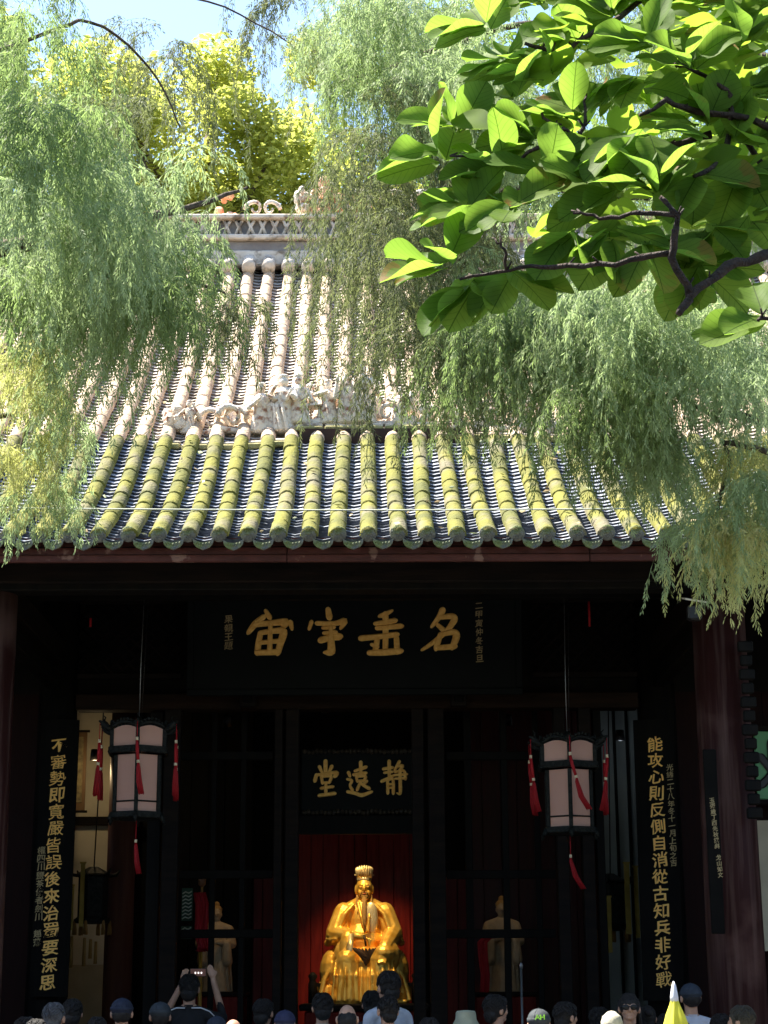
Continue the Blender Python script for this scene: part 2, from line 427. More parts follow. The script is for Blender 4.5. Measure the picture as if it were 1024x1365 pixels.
# litter fallen on the tiles
lt = MB()
for k in range(240):
    c = rng.randrange(-16, 15); s_ = rng.uniform(.05, SL * .75); p, d, n = prof(s_)
    x = CX0 + (c + .5) * SP + rng.uniform(-.04, .04) if rng.random() < .75 else CX0 + c * SP + rng.uniform(-.03, .03)
    h = .012 if abs((x - CX0) / SP - round((x - CX0) / SP)) > .3 else .095
    q = p + n * h; a = rng.uniform(0, 6.28); L_ = rng.uniform(.015, .045)
    e1 = (Vector((math.cos(a), 0, 0)) + d * math.sin(a)) * L_; e2 = (Vector((-math.sin(a), 0, 0)) + d * math.cos(a)) * L_ * .45 + n * .012
    o_ = Vector((x, q.y - 19.5, q.z)); lt.add([o_ - e1, o_ + e2, o_ + e1 + n * .008, o_ - e2 * .8], [(0, 1, 2, 3)], rng.randrange(2))
o = lt.build('leaf_litter', [mat('dry_fallen_leaves', (.30, .20, .09), (.45, .36, .2), .8, scale=3), mat('pale_fallen_leaves', (.5, .5, .36), (.30, .36, .12), .8, scale=3)], roof); o['kind'] = 'stuff'
# eave discs and drip tiles
disc = MB(); disc.lathe([(.0001, -.012), (.050, -.012), (.054, -.004), (.064, -.004), (.066, .012), (.066, .03)], 20)
for a in range(8): disc.ball((.028 * math.cos(a * .785), .028 * math.sin(a * .785), -.012), (.008, .008, .006), 6, 4)
disc.ball((0, 0, -.012), (.014, .014, .008), 8, 5)
disc_me = disc.mesh('eave_disc'); disc_me.materials.append(tile_grey)
drip = MB()
pv = []; 
for k in range(9):
    u = k / 8 * 2 - 1
    pv.append((u * .088, -.035 * (1 - u * u)))
low_ = [(.088, .005), (.078, -.045), (.055, -.075), (.025, -.088), (0, -.098), (-.025, -.088), (-.055, -.075), (-.078, -.045), (-.088, .005)]
pts = pv + low_[1:-1]
vs = [(x, -.012, z) for x, z in pts] + [(x, .006, z) for x, z in pts]
n_ = len(pts); fs = [tuple(range(n_)), tuple(range(2 * n_ - 1, n_ - 1, -1))] + [(i, i + n_, (i + 1) % n_ + n_, (i + 1) % n_) for i in range(n_)]
drip.add(vs, fs)
for a in range(-2, 3): drip.ball((a * .027, -.014, -.052 + abs(a) * .006), (.008, .006, .011), 6, 4)
drip_me = drip.mesh('drip_tile'); drip_me.materials.append(tile_grey)
for c in range(-ncol, ncol + 1):
    x = CX0 + c * SP
    o = link('eave_disc', disc_me, None, roof); p, d, n = prof(0.0)
    o.location = (x + rng.uniform(-.004, .004), p.y - .012 - 19.5, p.z + .028 + rng.uniform(-.004, .004)); o.rotation_euler = (R(-84), 0, rng.uniform(0, 3)); 
    o.rotation_euler = Euler((R(-90 + 8), 0, 0)); 
    if c < ncol:
        o = link('drip_tile', drip_me, None, roof)
        o.location = (x + SP / 2, p.y - .006 - 19.5, p.z - .012 + rng.uniform(-.004, .004)); o.rotation_euler = (R(-6 + rng.uniform(-4, 4)), R(rng.uniform(-3, 3)), 0)
# fascia, rafters and eave beams
zf1 = at(490, 721, 14.62).z; zf0 = at(490, 749, 14.62).z
fb = MB()
xx = -HX
while xx < HX:
    w = rng.uniform(2.2, 3.0); x2 = min(xx + w, HX)
    hp(MB().box2((xx, 14.60, zf0 + rng.uniform(-.004, .004)), (x2 - .006, 14.64 + rng.uniform(0, .004), zf1 + .03), 0, .004), 'fascia_board', fascia_red)
    xx = x2
for c in range(-24, 25):
    p, d, n = prof(.15); x = c * .35
    a = Vector((x, 14.66, zf1 - .06)); b = Vector((x, 16.6, zf1 + .98))
    hp(MB().tube([a, b], .045, 6), 'rafter', wood_beam)
z_b1 = at(490, 776, 15.3).z; z_b0 = at(490, 752, 15.3).z
hp(MB().box2((-HX, 15.25, at(490, 777, 15.3).z), (HX, 15.60, z_b0 + .05), 0, .01), 'eave_beam', wood_beam)
hp(MB().box2((-HX, 15.30, at(490, 789, 15.4).z), (HX, 15.52, at(490, 778, 15.4).z + .08), 0, .01), 'eave_beam', wood_black)
# front columns
ztopc = z_b1
for sx in (-1, 1):
    for X in (BX, BX + 4.1):
        c_ = MB(); x = X * sx
        x += .0; c_.lathe([(.245, 0), (.242, .6), (.235, 2.2), (.225, ztopc - FLOOR)], 28, (x, 15.5, FLOOR))
        hp(c_, 'front_column', column_red)
        b_ = MB().lathe([(.33, 0), (.39, .06), (.40, .12), (.35, .2), (.28, .22)], 24, (x, 15.5, FLOOR - .02)); hp(b_, 'column_base', stone)
# stepped bracket beside right column, porch tie beams
for sx in (-1, 1):
    hp(MB().box2((sx * BX - .1, 15.66, 5.0), (sx * BX + .1, 18.85, 5.25), 0, .01), 'tie_beam', wood_beam)
    hp(MB().box2((sx * BX - .07, 15.66, 4.75), (sx * BX + .07, 18.85, 4.9), 0, .01), 'tie_beam', wood_black)
    for X in (BX, BX + 4.1):
        hp(MB().lathe([(.22, 0), (.21, 2), (.19, 7.5)], 24, (X * sx, DOOR_Y, FLOOR)), 'inner_column', wood_black)
# carved panel string beside the front right column
xr = at(998, 900, 15.1).x
for k in range(13):
    zz = at(998, 862 + k * 18.5, 15.17).z
    hp(MB().box((xr, 15.17, zz), (.13 - (k % 2) * .03, .05, .095), 0, None, .012), 'carved_bracket_block', wood_black)
# inner door line: lintel, upper wall, lattice, posts
def zz_(py, Y=19.0): return at(475, py, Y).z
hp(MB().box2((-BX + .2, DOOR_Y - .12, zz_(945)), (BX - .2, DOOR_Y + .12, zz_(924)), 0, .01), 'door_lintel', mat('dim_brown_lintel', (.012, .008, .006), (.022, .013, .009), .7, scale=4, stretch=(.5, 4, 4), bump=.2, spec=.05))
for px in (330, 612):
    x = at(px, 933, 18.85).x
    hp(MB().box((x, 18.93, zz_(933, 18.9)), (.17, .12, .15), 0, None, .012), 'plaque_support', wood_beam)
    hp(MB().box((x, 18.90, zz_(933, 18.9) + .01), (.10, .10, .08), 0, None, .012), 'plaque_support', wood_black)
hp(MB().box2((-HX, DOOR_Y + .0, zz_(922)), (HX, DOOR_Y + .08, 8.0)), 'upper_wall', wood_black)
for sx in (-1, 1):
    # lattice transoms either side of the plaque
    lat = MB(); x0, x1 = (1.85, 2.95); z0, z1 = zz_(900), zz_(800)
    for k in range(-8, 16):
        a = x0 + k * .14
        for dd in (1, -1):
            p = []
            for t in (0, 1):
                x = a + dd * t * (z1 - z0); 
                p.append((x, z0 + t * (z1 - z0)))
            (xa, za), (xb, zb) = p
            def clipx(xa, za, xb, zb):
                pts = []
                for (X, Z, X2, Z2) in ((xa, za, xb, zb), (xb, zb, xa, za)):
                    if X < x0: f = (x0 - X) / (X2 - X) if X2 != X else 2; X, Z = x0, Z + (Z2 - Z) * f
                    elif X > x1: f = (x1 - X) / (X2 - X) if X2 != X else 2; X, Z = x1, Z + (Z2 - Z) * f
                    else: f = 0
                    if f > 1 or f < 0: return None
                    pts.append((X, Z))
                return pts
            cp = clipx(xa, za, xb, zb)
            if cp and abs(cp[0][0] - cp[1][0]) > .05:
                yy = 19.04 if dd == 1 else 19.055
                lat.tube([(sx * cp[0][0], yy, cp[0][1]), (sx * cp[1][0], yy, cp[1][1])], .011, 4)
    hp(lat, 'transom_lattice', wood_beam)
    for zz in (z0, z1): hp(MB().box2((sx * x0, 19.0, zz - .025), (sx * x1, 19.06, zz + .025)), 'transom_rail', wood_beam)
# fretwork above the plaque
fr = MB()
for (a, b, c2, d2) in ((330, 792, 560, 792), (360, 806, 400, 806), (420, 800, 440, 800), (440, 784, 440, 812), (470, 784, 470, 812), (400, 784, 400, 812), (500, 798, 540, 798), (360, 792, 360, 812), (330, 784, 330, 806)):
    p = at(a, b - 16, 18.55); q = at(c2, d2 - 16, 18.55); fr.tube([p, q], .02, 4, smooth=False)
hp(fr, 'fretwork', wood_beam)
def post(x0, x1, y0=940, name='door_post', Y=19.1, m=wood_beam, dep=.16, ybot=None):
    a = at(x0, 1150, Y).x; b = at(x1, 1150, Y).x
    hp(MB().box2((a, Y - dep / 2, FLOOR), (b, Y + dep / 2, zz_(y0, Y) if ybot is None else ybot), 0, .008), name, m)
for (a, b) in ((365, 376), (380, 398), (550, 566), (572, 594), (216, 238), (742, 758), (776, 792)): post(a, b)
post(196, 214, m=wood_black, Y=19.25); post(795, 806, m=wood_black, Y=19.25)
# leaf rails of the inner screens
def hbar(xa, xb, py, Y=19.6, t=.045, m=wood_black, name='screen_rail'):
    p = at(xa, py, Y); q = at(xb, py, Y)
    hp(MB().box2((p.x, Y - .03, p.z - t), (q.x, Y + .03, p.z + t), 0, .006), name, m)
for (xa, xb) in ((240, 364), (595, 741)):
    for py in (1008, 1166, 1245): hbar(xa, xb, py)
for (xa, xb) in ((278, 286), (318, 326), (672, 681), (622, 632), (716, 724)):
    a = at(xa, 1245, 19.6).x; b = at(xb, 1245, 19.6).x
    hp(MB().box2((a, 19.575, FLOOR), (b, 19.625, zz_(945, 19.6)), 0, .006), 'screen_stile', wood_black)
# red boards inside, behind the statues, each board its own piece
def boards(xa, xb, Y, z0, z1, w=.17, m=wood_red):
    x = xa
    while x < xb - .02:
        x2 = min(x + w * rng.uniform(.85, 1.15), xb); r_ = rng.uniform(-.012, .012)
        hp(MB().box2((x + .003, Y + r_, z0), (x2 - .003, Y + .04 + r_, z1), 0, .004), 'red_board', m)
        x = x2
Xp = lambda px, Y: at(px, 1200, Y).x
boards(Xp(398, 22.3), Xp(556, 22.3), 22.3, .3, at(475, 1098, 22.3).z)
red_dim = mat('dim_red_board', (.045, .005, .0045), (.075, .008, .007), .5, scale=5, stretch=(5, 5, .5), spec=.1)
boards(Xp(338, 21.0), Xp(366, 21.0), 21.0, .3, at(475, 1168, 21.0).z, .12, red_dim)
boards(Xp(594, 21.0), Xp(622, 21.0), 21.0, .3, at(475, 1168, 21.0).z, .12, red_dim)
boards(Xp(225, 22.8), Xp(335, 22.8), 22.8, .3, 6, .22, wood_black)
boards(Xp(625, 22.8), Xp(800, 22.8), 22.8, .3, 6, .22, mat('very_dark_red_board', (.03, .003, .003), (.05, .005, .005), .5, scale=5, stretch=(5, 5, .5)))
# inner side walls, ceiling and back wall of the room
hp(MB().box2((Xp(60, 23.0), 23.0, FLOOR), (Xp(178, 23.0), 23.06, at(475, 935, 23).z)), 'cream_wall_panel', cream_wall)
for py in (1094, ): 
    z = at(120, py, 22.9).z; hp(MB().box2((Xp(60, 22.9), 22.9, z - .05), (Xp(178, 22.9), 22.99, z + .05)), 'wall_rail', wood_beam)
z = at(120, 1286, 22.9).z; hp(MB().box2((Xp(60, 22.9), 22.9, .2), (Xp(178, 22.9), 22.97, z)), 'dado_panel', mat('buff_dado', (.33, .27, .16), (.38, .31, .19), .8))
hp(MB().box2((Xp(798, 23.0), 23.0, FLOOR), (Xp(900, 23.0), 23.06, at(475, 935, 23).z)), 'grey_wall_panel', cool_wall)
for pxx in (826, 843): hp(MB().box2((Xp(pxx, 22.9), 22.9, .2), (Xp(pxx + 3, 22.9), 22.98, 6)), 'wall_stile', wood_black)
hp(MB().box2((-HX, 23.2, FLOOR), (HX, 23.35, 8.4)), 'rear_wall', wood_black)
hp(MB().box2((-HX, 27.2, FLOOR), (HX, 27.4, 5.5)), 'rear_wall', wood_black)
for sx in (-1, 1):
    hp(MB().box2((sx * HX - .08, 15.6, FLOOR), (sx * HX + .08, 27.2, 5.4)), 'end_wall', wood_black)
    gab = MB(); 
    pg = [(sx * (HX - .03), 15.6, 5.4)] + [(sx * (HX - .03), float(y), float(z) - .2) for y, z in zip(cy_[::40], cz_[::40]) if y > 15.7] + [(sx * (HX - .03), 42.8 - float(y), float(z) - .2) for y, z in list(zip(cy_[::40], cz_[::40]))[::-1] if y > 15.7]
    n_ = len(pg); gab.add(pg + [(x - sx * .1, y, z) for x, y, z in pg], [tuple(range(n_)), tuple(range(2 * n_ - 1, n_ - 1, -1))] + [(i, (i + 1) % n_, (i + 1) % n_ + n_, i + n_) for i in range(n_)])
    hp(gab, 'gable', wood_black)
    # closed side bays of the door line
    x = BX + .2
    while x < HX - .1:
        xa, xb = sorted((sx * x, sx * min(x + .46, HX)))
        hp(MB().box2((xa + .004, 19.1, FLOOR), (xb - .004, 19.14, zz_(922))), 'wall_board', mat('board_%s' % 'x', (.010, .003, .0028), (.016, .005, .004), .6, scale=5, stretch=(5, 5, .5), spec=.08) if 'board_x' not in MATS else MATS['board_x'])
        x += .46
hp(MB().box2((-HX, 19.2, 5.6), (HX, 23.2, 5.66)), 'room_ceiling', wood_black)
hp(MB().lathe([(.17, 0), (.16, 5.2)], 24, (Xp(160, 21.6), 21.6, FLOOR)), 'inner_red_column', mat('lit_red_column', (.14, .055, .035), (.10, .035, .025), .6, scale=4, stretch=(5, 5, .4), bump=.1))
hp(MB().lathe([(.15, 0), (.15, 5.2)], 24, (Xp(218, 20.6), 20.6, FLOOR)), 'inner_red_column', wood_black)
# sculpture ledges with figures along the break of the roof
ledge = hp(MB().box2((-.55, 17.05, 6.86), (1.05, 17.4, 7.02)), 'recess_shade_strip', dark_recess)  # dark block standing in for the shaded gap above the tile tops
segs = [(205, 390, 17.0, 12, 8), (392, 592, 17.2, -10, -12), (594, 752, 17.15, 0, 4)]
ridge_spans = []
for i, (xa, xb, Y, da, db) in enumerate(segs):
    A = at(xa, 588 + da, Y); B = at(xb, 588 + db, Y)
    n_s = 5
    for k in range(n_s):
        a = A.lerp(B, k / n_s); b = A.lerp(B, (k + 1) / n_s); sg = -.035 * math.sin(math.pi * (k + .5) / n_s) if i == 0 else 0
        c = (a + b) / 2 + Vector((0, 0, sg)); L_ = (b - a).length
        tilt = Matrix.Rotation(math.atan2(b.z - a.z, b.x - a.x) * -1 + rng.uniform(-.02, .02), 3, 'Y')
        hp(MB().box(c + Vector((0, .06, .02)), (L_ - .012, .34, .055), 0, tilt, .015), 'ledge_slab', moss_slab)
        hp(MB().box(c + Vector((0, .1, -.075)), (L_ - .012, .22, .13), 0, tilt, .008), 'ledge_base', dark_recess)  # dark colour carries the shade below the slab
        hp(MB().box(c + Vector((0, .12, .075)), (L_ - .02, .26, .055), 0, tilt, .015), 'ledge_slab', ridge_plaster)
        ridge_spans.append((c, L_))
def figure_mesh(seed, h, kind):
    r_ = random.Random(seed); m = MB()
    w = h * .2
    if kind == 'person':
        m.lathe([(w * 1.1, 0), (w * 1.2, h * .05), (w * .95, h * .3), (w * .75, h * .5), (w * .95, h * .68), (w * .5, h * .78), (w * .28, h * .82)], 9)
        m.ball((r_.uniform(-.01, .01), -.01, h * .9), (w * .42, w * .42, h * .095), 8, 6)
        m.ball((0, 0, h * .99), (w * .5, w * .5, h * .05), 8, 4)
        for sx in (-1, 1):
            e = (sx * w * (1.2 + r_.random() * .5), -w * r_.uniform(.2, .9), h * r_.uniform(.45, .7))
            m.caps((sx * w * .8, 0, h * .7), e, w * .34, w * .26, 6); m.caps(e, (sx * w * r_.uniform(.2, 1.6), -w * 1.1, h * r_.uniform(.45, .95)), w * .24, w * .15, 6)
        for k in range(5):
            a = r_.uniform(0, 6.28); m.caps((w * math.cos(a), w * math.sin(a), h * .45), (w * 1.15 * math.cos(a + .4), w * 1.15 * math.sin(a + .4), 0.02), w * .16, w * .2, 5)
    elif kind == 'rock':
        for k in range(9):
            m.ball((r_.uniform(-w, w) * 1.6, r_.uniform(-w, w) * .6, r_.uniform(0, h * .8)), (w * r_.uniform(.4, .9), w * r_.uniform(.4, .7), w * r_.uniform(.4, 1.1)), 7, 5, fn=lambda q: 1 + .3 * noise.noise(q * 2.2 + Vector((seed, 0, 0))), smooth=False)
    elif kind == 'scroll':
        for sx in (-1, 1):
            pts = [];
            for k in range(14):
                a = k * .5; rr = h * .34 * (1 - k / 16)
                pts.append((sx * (rr * math.cos(a) + h * .3), 0.02 * math.sin(k), h * .4 + rr * math.sin(a)))
            m.tube(pts, [w * .42 * (1 - k / 22) for k in range(14)], 6)
        m.box((0, 0, h * .06), (h * 1.2, w, h * .12), 0, None, .01)
    elif kind == 'pavilion':
        m.box((0, 0, h * .1), (w * 3, w * 2, h * .2), 0, None, .01)
        for sx in (-1, 1):
            for sy in (-1, 1): m.tube([(sx * w, sy * w * .6, 0), (sx * w, sy * w * .6, h * .7)], w * .16, 6)
        m.lathe([(w * 2.1, h * .66), (w * 1.9, h * .72), (w * .9, h * .82), (w * .25, h * .95), (w * .1, h)], 4, ph0=math.pi / 4, smooth=False)
    return m
fig_spec = []
for i, px in enumerate((228, 252, 296, 322, 348, 362, 378, 398, 420, 438, 462, 482, 505, 534, 560, 610, 640, 668, 696, 722, 744)):
    kind = {228: 'rock', 296: 'scroll', 322: 'scroll', 420: 'pavilion', 505: 'scroll', 560: 'rock', 668: 'scroll', 744: 'rock'}.get(px, 'person')
    yb = 578 if px < 392 else 566 if px < 592 else 574
    ht = {348: .62, 378: .72, 398: .62, 438: .55, 462: .62, 482: .78, 362: .5, 420: .34}.get(px, rng.uniform(.34, .5))
    fig_spec.append((px, yb, kind, ht))
for i, (px, yb, kind, ht) in enumerate(fig_spec):
    p = at(px, yb, 17.28)
    m = figure_mesh(i, ht * .84, kind).mesh('ridge_figure'); m.materials.append(sculpt_m)
    o = link({'person': 'clay_figure', 'rock': 'clay_rockwork', 'scroll': 'clay_scroll', 'pavilion': 'clay_pavilion'}[kind], m, None, hall)
    o.location = (p.x, p.y - 19.5, p.z - .01); o.rotation_euler = (0, 0, rng.uniform(-.5, .5))
for i in range(9):
    px = 300 + i * 50 + rng.uniform(-4, 4); p = at(px, 560 if px < 392 else 552, 17.42)
    m = figure_mesh(50 + i, rng.uniform(.22, .42), rng.choice(['rock', 'person', 'rock'])).mesh('ridge_figure'); m.materials.append(sculpt_m)
    o = link('clay_figure', m, None, hall); o.location = (p.x, p.y - 19.5, p.z - .05)
# main ridge
RZ = PR[-1][1]
hp(MB().box2((-HX - .1, 21.22, RZ - .05), (HX + .1, 21.58, RZ + .16), 0, .02), 'ridge_course', ridge_plaster)
hp(MB().box2((-HX - .1, 21.27, RZ + .162), (HX + .1, 21.53, RZ + .30), 0, .01), 'ridge_course', ridge_grey)
hp(MB().box2((-HX - .1, 21.20, RZ + .302), (HX + .1, 21.60, RZ + .37), 0, .02), 'ridge_course', ridge_plaster)
hp(MB().box2((-HX - .1, 21.35, RZ + .372), (HX + .1, 21.45, RZ + .60), 0, .01), 'ridge_course', ridge_grey)
ow = MB()
for k in range(-56, 57):
    x = k * .15; ow.tube([(x - .05, 21.33, RZ + .38), (x, 21.30, RZ + .5), (x + .05, 21.33, RZ + .62)], .022, 5); ow.tube([(x + .05, 21.325, RZ + .38), (x, 21.295, RZ + .5), (x - .05, 21.325, RZ + .62)], .022, 5)
hp(ow, 'ridge_openwork', ridge_plaster, kind='stuff')
hp(MB().box2((-HX - .1, 21.24, RZ + .602), (HX + .1, 21.56, RZ + .66), 0, .02), 'ridge_course', ridge_plaster)
sc_ = MB()
for c in range(-ncol, ncol + 1):
    x = CX0 + c * SP; sc_.tube([(x, 21.05, RZ - .16), (x, 21.26, RZ + .03)], .085, 10)
hp(sc_, 'ridge_scallops', ridge_plaster, kind='stuff')
for i, (px, h, mt) in enumerate(((432, .55, sculpt_orange), (410, .5, sculpt_m), (456, .55, sculpt_m), (480, .4, sculpt_orange), (545, .55, sculpt_m), (600, .5, sculpt_m), (350, .35, sculpt_m), (300, .4, sculpt_orange))):
    p = at(px, 290, 21.4)
    m = figure_mesh(90 + i, h, 'rock' if i % 2 else 'scroll' if i else 'person').mesh('ridge_ornament'); m.materials.append(mt)
    o = link('ridge_ornament', m, None, hall); o.location = (p.x, 21.4 - 19.5, RZ + .655)
    if i == 0:
        m2 = figure_mesh(120, .62, 'rock').mesh('ridge_ornament'); m2.materials.append(sculpt_orange); o = link('ridge_ornament', m2, None, hall); o.location = (p.x, 21.45 - 19.5, RZ + .655)

# ------------------------------------------------------------------ lettering
_tc = {}
def char_mesh(ch, offset=.014, ext=.03):
    if ch in _tc: return _tc[ch]
    c = bpy.data.curves.new('t', 'FONT'); c.body = ch; c.size = 1.0; c.extrude = ext; c.offset = .003 if ch in '審勢寬嚴皆蜀戰誤緒劍鹽權題酉' else offset
    c.resolution_u = 3; c.align_x = 'CENTER'; c.align_y = 'CENTER'
    o = bpy.data.objects.new('t', c); col.objects.link(o)
    me = bpy.data.meshes.new_from_object(o.evaluated_get(bpy.context.evaluated_depsgraph_get()))
    bpy.data.objects.remove(o)
    co = np.array([v.co for v in me.vertices])
    if len(co):
        ctr = (co.max(0) + co.min(0)) / 2; co -= ctr
        h = max(co[:, 1].max() - co[:, 1].min(), co[:, 0].max() - co[:, 0].min(), .5)
        co = co / h
        x = co[:, 0].copy(); y = co[:, 1].copy()
        co[:, 0] = x + .035 * np.sin(y * 7 + ord(ch[0]) % 7) ; co[:, 1] = y + .10 * x + .025 * np.sin(x * 8 + ord(ch[0]) % 5)
        me.vertices.foreach_set('co', co.reshape(-1)); me.update()
    _tc[ch] = me
    return me
def put_char(ch, parent, x, y, z, size, m, name='character', lean=0.0, wide=1.0):
    me = char_mesh(ch).copy(); me.materials.clear(); me.materials.append(m)
    o = link(name, me, None, parent); o.location = (x, y, z)
    o.rotation_euler = (R(90), rng.uniform(-.05, .05) + lean, 0); o.scale = (size * wide, size, min(size, .35))
    return o
def brush_char(strokes, scale, w0, dep=.012):
    """strokes: lists of (x, y, width) in photo-traced units, made into slightly domed solid ribbons"""
    m = MB()
    for si, st_ in enumerate(strokes):
        pts = [Vector((p[0] * scale, 0, -p[1] * scale)) for p in st_]
        ws = [(p[2] if len(p) > 2 else 1.0) * w0 * scale for p in st_]
        P = []; W = []
        n = len(pts)
        for i in range(n - 1):                      # smooth subdivision
            a = pts[max(i - 1, 0)]; b = pts[i]; c = pts[i + 1]; d = pts[min(i + 2, n - 1)]
            for k in range(5):
                u = k / 5
                P.append(.5 * (2 * b + (c - a) * u + (2 * a - 5 * b + 4 * c - d) * u * u + (3 * b - a - 3 * c + d) * u ** 3)); W.append(ws[i] * (1 - u) + ws[i + 1] * u)
        P.append(pts[-1]); W.append(ws[-1])
        t0 = (P[0] - P[1]).normalized(); t1 = (P[-1] - P[-2]).normalized()
        P = [P[0] + t0 * W[0] * .5, P[0] + t0 * W[0] * .3] + P + [P[-1] + t1 * W[-1] * .35, P[-1] + t1 * W[-1] * .6]
        W = [W[0] * .35, W[0] * .8] + W + [W[-1] * .75, W[-1] * .25]
        d0 = dep + si * .0022
        vs = []; fs = []
        for i, p in enumerate(P):
            t = (P[min(i + 1, len(P) - 1)] - P[max(i - 1, 0)]).normalized(); nrm = Vector((-t.z, 0, t.x))
            h = W[i] * .5
            for (u, dd) in ((-1, 0), (-1, -d0), (-.6, -d0 * 1.25 - .004), (.6, -d0 * 1.25 - .004), (1, -d0), (1, 0)):
                q = p + nrm * h * u; vs.append((q.x, dd, q.z))
        for i in range(len(P) - 1):
            for k in range(5): fs.append((i * 6 + k, i * 6 + k + 1, i * 6 + 7 + k, i * 6 + 6 + k))
        fs.append(tuple(range(6))); fs.append(tuple(range((len(P) - 1) * 6 + 5, (len(P) - 1) * 6 - 1, -1)))
        m.add(vs, fs, 0, False)
    return m
GB = {
 'ming': ((790, 155), [[(798, 84, 1.1), (785, 108, .9), (762, 138, .6)], [(792, 108, .7), (830, 104, 1.0), (838, 116, 1.1), (815, 150, .9), (770, 190, .8), (728, 218, .5)], [(782, 134, .7), (800, 150, .9)], [(790, 168, .8), (782, 190, 1), (776, 212, .9)], [(790, 166, .8), (835, 158, 1), (845, 172, 1.2), (832, 208, 1)], [(778, 212, .8), (836, 207, 1.0)]]),
 'chui': ((595, 155), [[(625, 84, .5), (602, 96, .9), (585, 102, .7)], [(603, 96, 1.0), (603, 150, 1.0), (602, 218, .9)], [(568, 128, .7), (634, 118, .9)], [(575, 143, .8), (655, 137, .9)], [(520, 178, 1.0), (585, 172, .9), (640, 166, .9)], [(574, 184, .9), (568, 222, 1)], [(640, 178, .9), (642, 222, 1)], [(556, 200, .6), (572, 206, .8)], [(548, 228, .9), (600, 226, 1.1), (652, 222, 1)]]),
 'yu': ((398, 155), [[(402, 80, .9), (406, 104, 1.1)], [(345, 122, .7), (338, 144, .6)], [(365, 126, .8), (425, 127, .8), (458, 119, 1.1), (446, 142, .6)], [(385, 142, .6), (420, 140, .7)], [(378, 184, 1.1), (408, 176, 1), (438, 172, 1.2)], [(388, 160, .6), (425, 157, .8)], [(412, 142, .7), (412, 185, 1.1), (412, 222, 1.4), (392, 226, .6)]]),
 'zhou': ((205, 155), [[(196, 84, .7), (208, 104, .9)], [(188, 104, .9), (160, 128, 1.1), (138, 156, .8)], [(160, 130, .9), (215, 125, .9), (264, 122, 1.3), (250, 144, .6)], [(280, 124, .9), (285, 144, .6)], [(178, 160, .9), (172, 190, 1), (168, 224, 1)], [(178, 158, .8), (225, 152, .9), (256, 154, 1.3), (246, 196, 1.1), (238, 226, .9)], [(176, 192, .7), (244, 186, .8)], [(212, 130, .7), (210, 222, .9)], [(168, 226, .9), (236, 224, 1)]]),
}
GS = {
 'jing': ((760, 330), [[(684, 258, 1), (748, 248, 1)], [(726, 202, 1.1), (726, 310, 1)], [(690, 286, .8), (748, 280, .8)], [(672, 350, 1.1), (752, 312, .9)], [(712, 345, .9), (714, 436, 1)], [(714, 342, .8), (754, 338, .9), (756, 438, 1)], [(716, 374, .7), (752, 372, .7)], [(716, 400, .7), (752, 398, .7)], [(802, 206, 1.1), (768, 266, .8)], [(782, 242, .8), (828, 234, 1), (806, 268, .8)], [(772, 282, .7), (836, 272, .9), (848, 330, 1)], [(764, 306, .8), (856, 298, .8)], [(772, 332, .7), (844, 328, .8)], [(806, 266, 1), (810, 400, 1.1), (806, 446, .8), (786, 440, .5)]]),
 'yuan': ((500, 330), [[(420, 286, 1.1), (428, 308, .9)], [(412, 334, .8), (444, 346, .9), (430, 380, .8), (446, 412, 1)], [(414, 428, 1), (470, 440, 1), (520, 454, 1.2), (592, 430, .9)], [(468, 272, .8), (548, 244, 1.1)], [(512, 210, 1.2), (512, 288, 1)], [(460, 300, 1), (548, 288, 1)], [(478, 318, .8), (486, 350, .8)], [(478, 316, .7), (546, 312, .9), (538, 344, .9)], [(488, 348, .8), (538, 344, .8)], [(512, 352, .9), (486, 410, 1)], [(512, 362, .9), (540, 384, 1), (572, 402, 1.1)], [(556, 350, 1), (528, 374, .7)]]),
 'tang': ((245, 335), [[(246, 205, 1.3), (246, 288, 1.2)], [(200, 246, 1.1), (218, 286, .8)], [(292, 244, 1.2), (272, 284, .8)], [(176, 306, 1), (166, 346, 1.2)], [(176, 306, .9), (250, 298, .9), (330, 288, 1.1), (320, 312, 1.3)], [(214, 322, .9), (222, 366, .9)], [(214, 320, .8), (288, 314, 1), (276, 362, .9)], [(222, 366, .8), (276, 362, .8)], [(214, 406, .9), (298, 394, 1)], [(248, 384, 1), (248, 452, 1)], [(200, 460, 1.1), (312, 446, 1.1)]]),
}
# the big plaque over the doors
PY_ = 18.55
pc = at(473, 850, PY_)
plaque = empty('name_plaque', (pc.x, PY_, pc.z), 0, 'wide black hanging plaque with four big gold brush characters, above the central doorway', 'plaque')
plaque.rotation_euler = (R(7), 0, 0)
mpp = at(500, 850, PY_).x - at(499, 850, PY_).x
pw = 446 * mpp; ph = 150 * mpp * 1.02
MB().box((0, 0.02, 0), (pw, .05, ph), 0, None, .01).build('panel', board_black, plaque)
for sz in (-1, 1): MB().box((0, -.012, sz * (ph / 2 - .035)), (pw - .002, .03, .07), 0, None, .012).build('frame_rail', wood_beam if sz > 0 else board_black, plaque)
for sx in (-1, 1): MB().box((sx * (pw / 2 - .035), -.012, 0), (.07, .028, ph - .145), 0, None, .012).build('frame_stile', board_black, plaque)
for key, pxc in (('ming', 587), ('chui', 511), ('yu', 436), ('zhou', 358)):
    ctr, sts = GB[key]
    sts = [[(p[0] - ctr[0], p[1] - ctr[1], p[2]) for p in s_] for s_ in sts]
    m = brush_char(sts, mpp / 2.56, 21, .012)
    o = m.build('gold_character', gold_leaf, plaque); o.location = ((pxc - 473) * mpp, -.006, 8 * mpp)
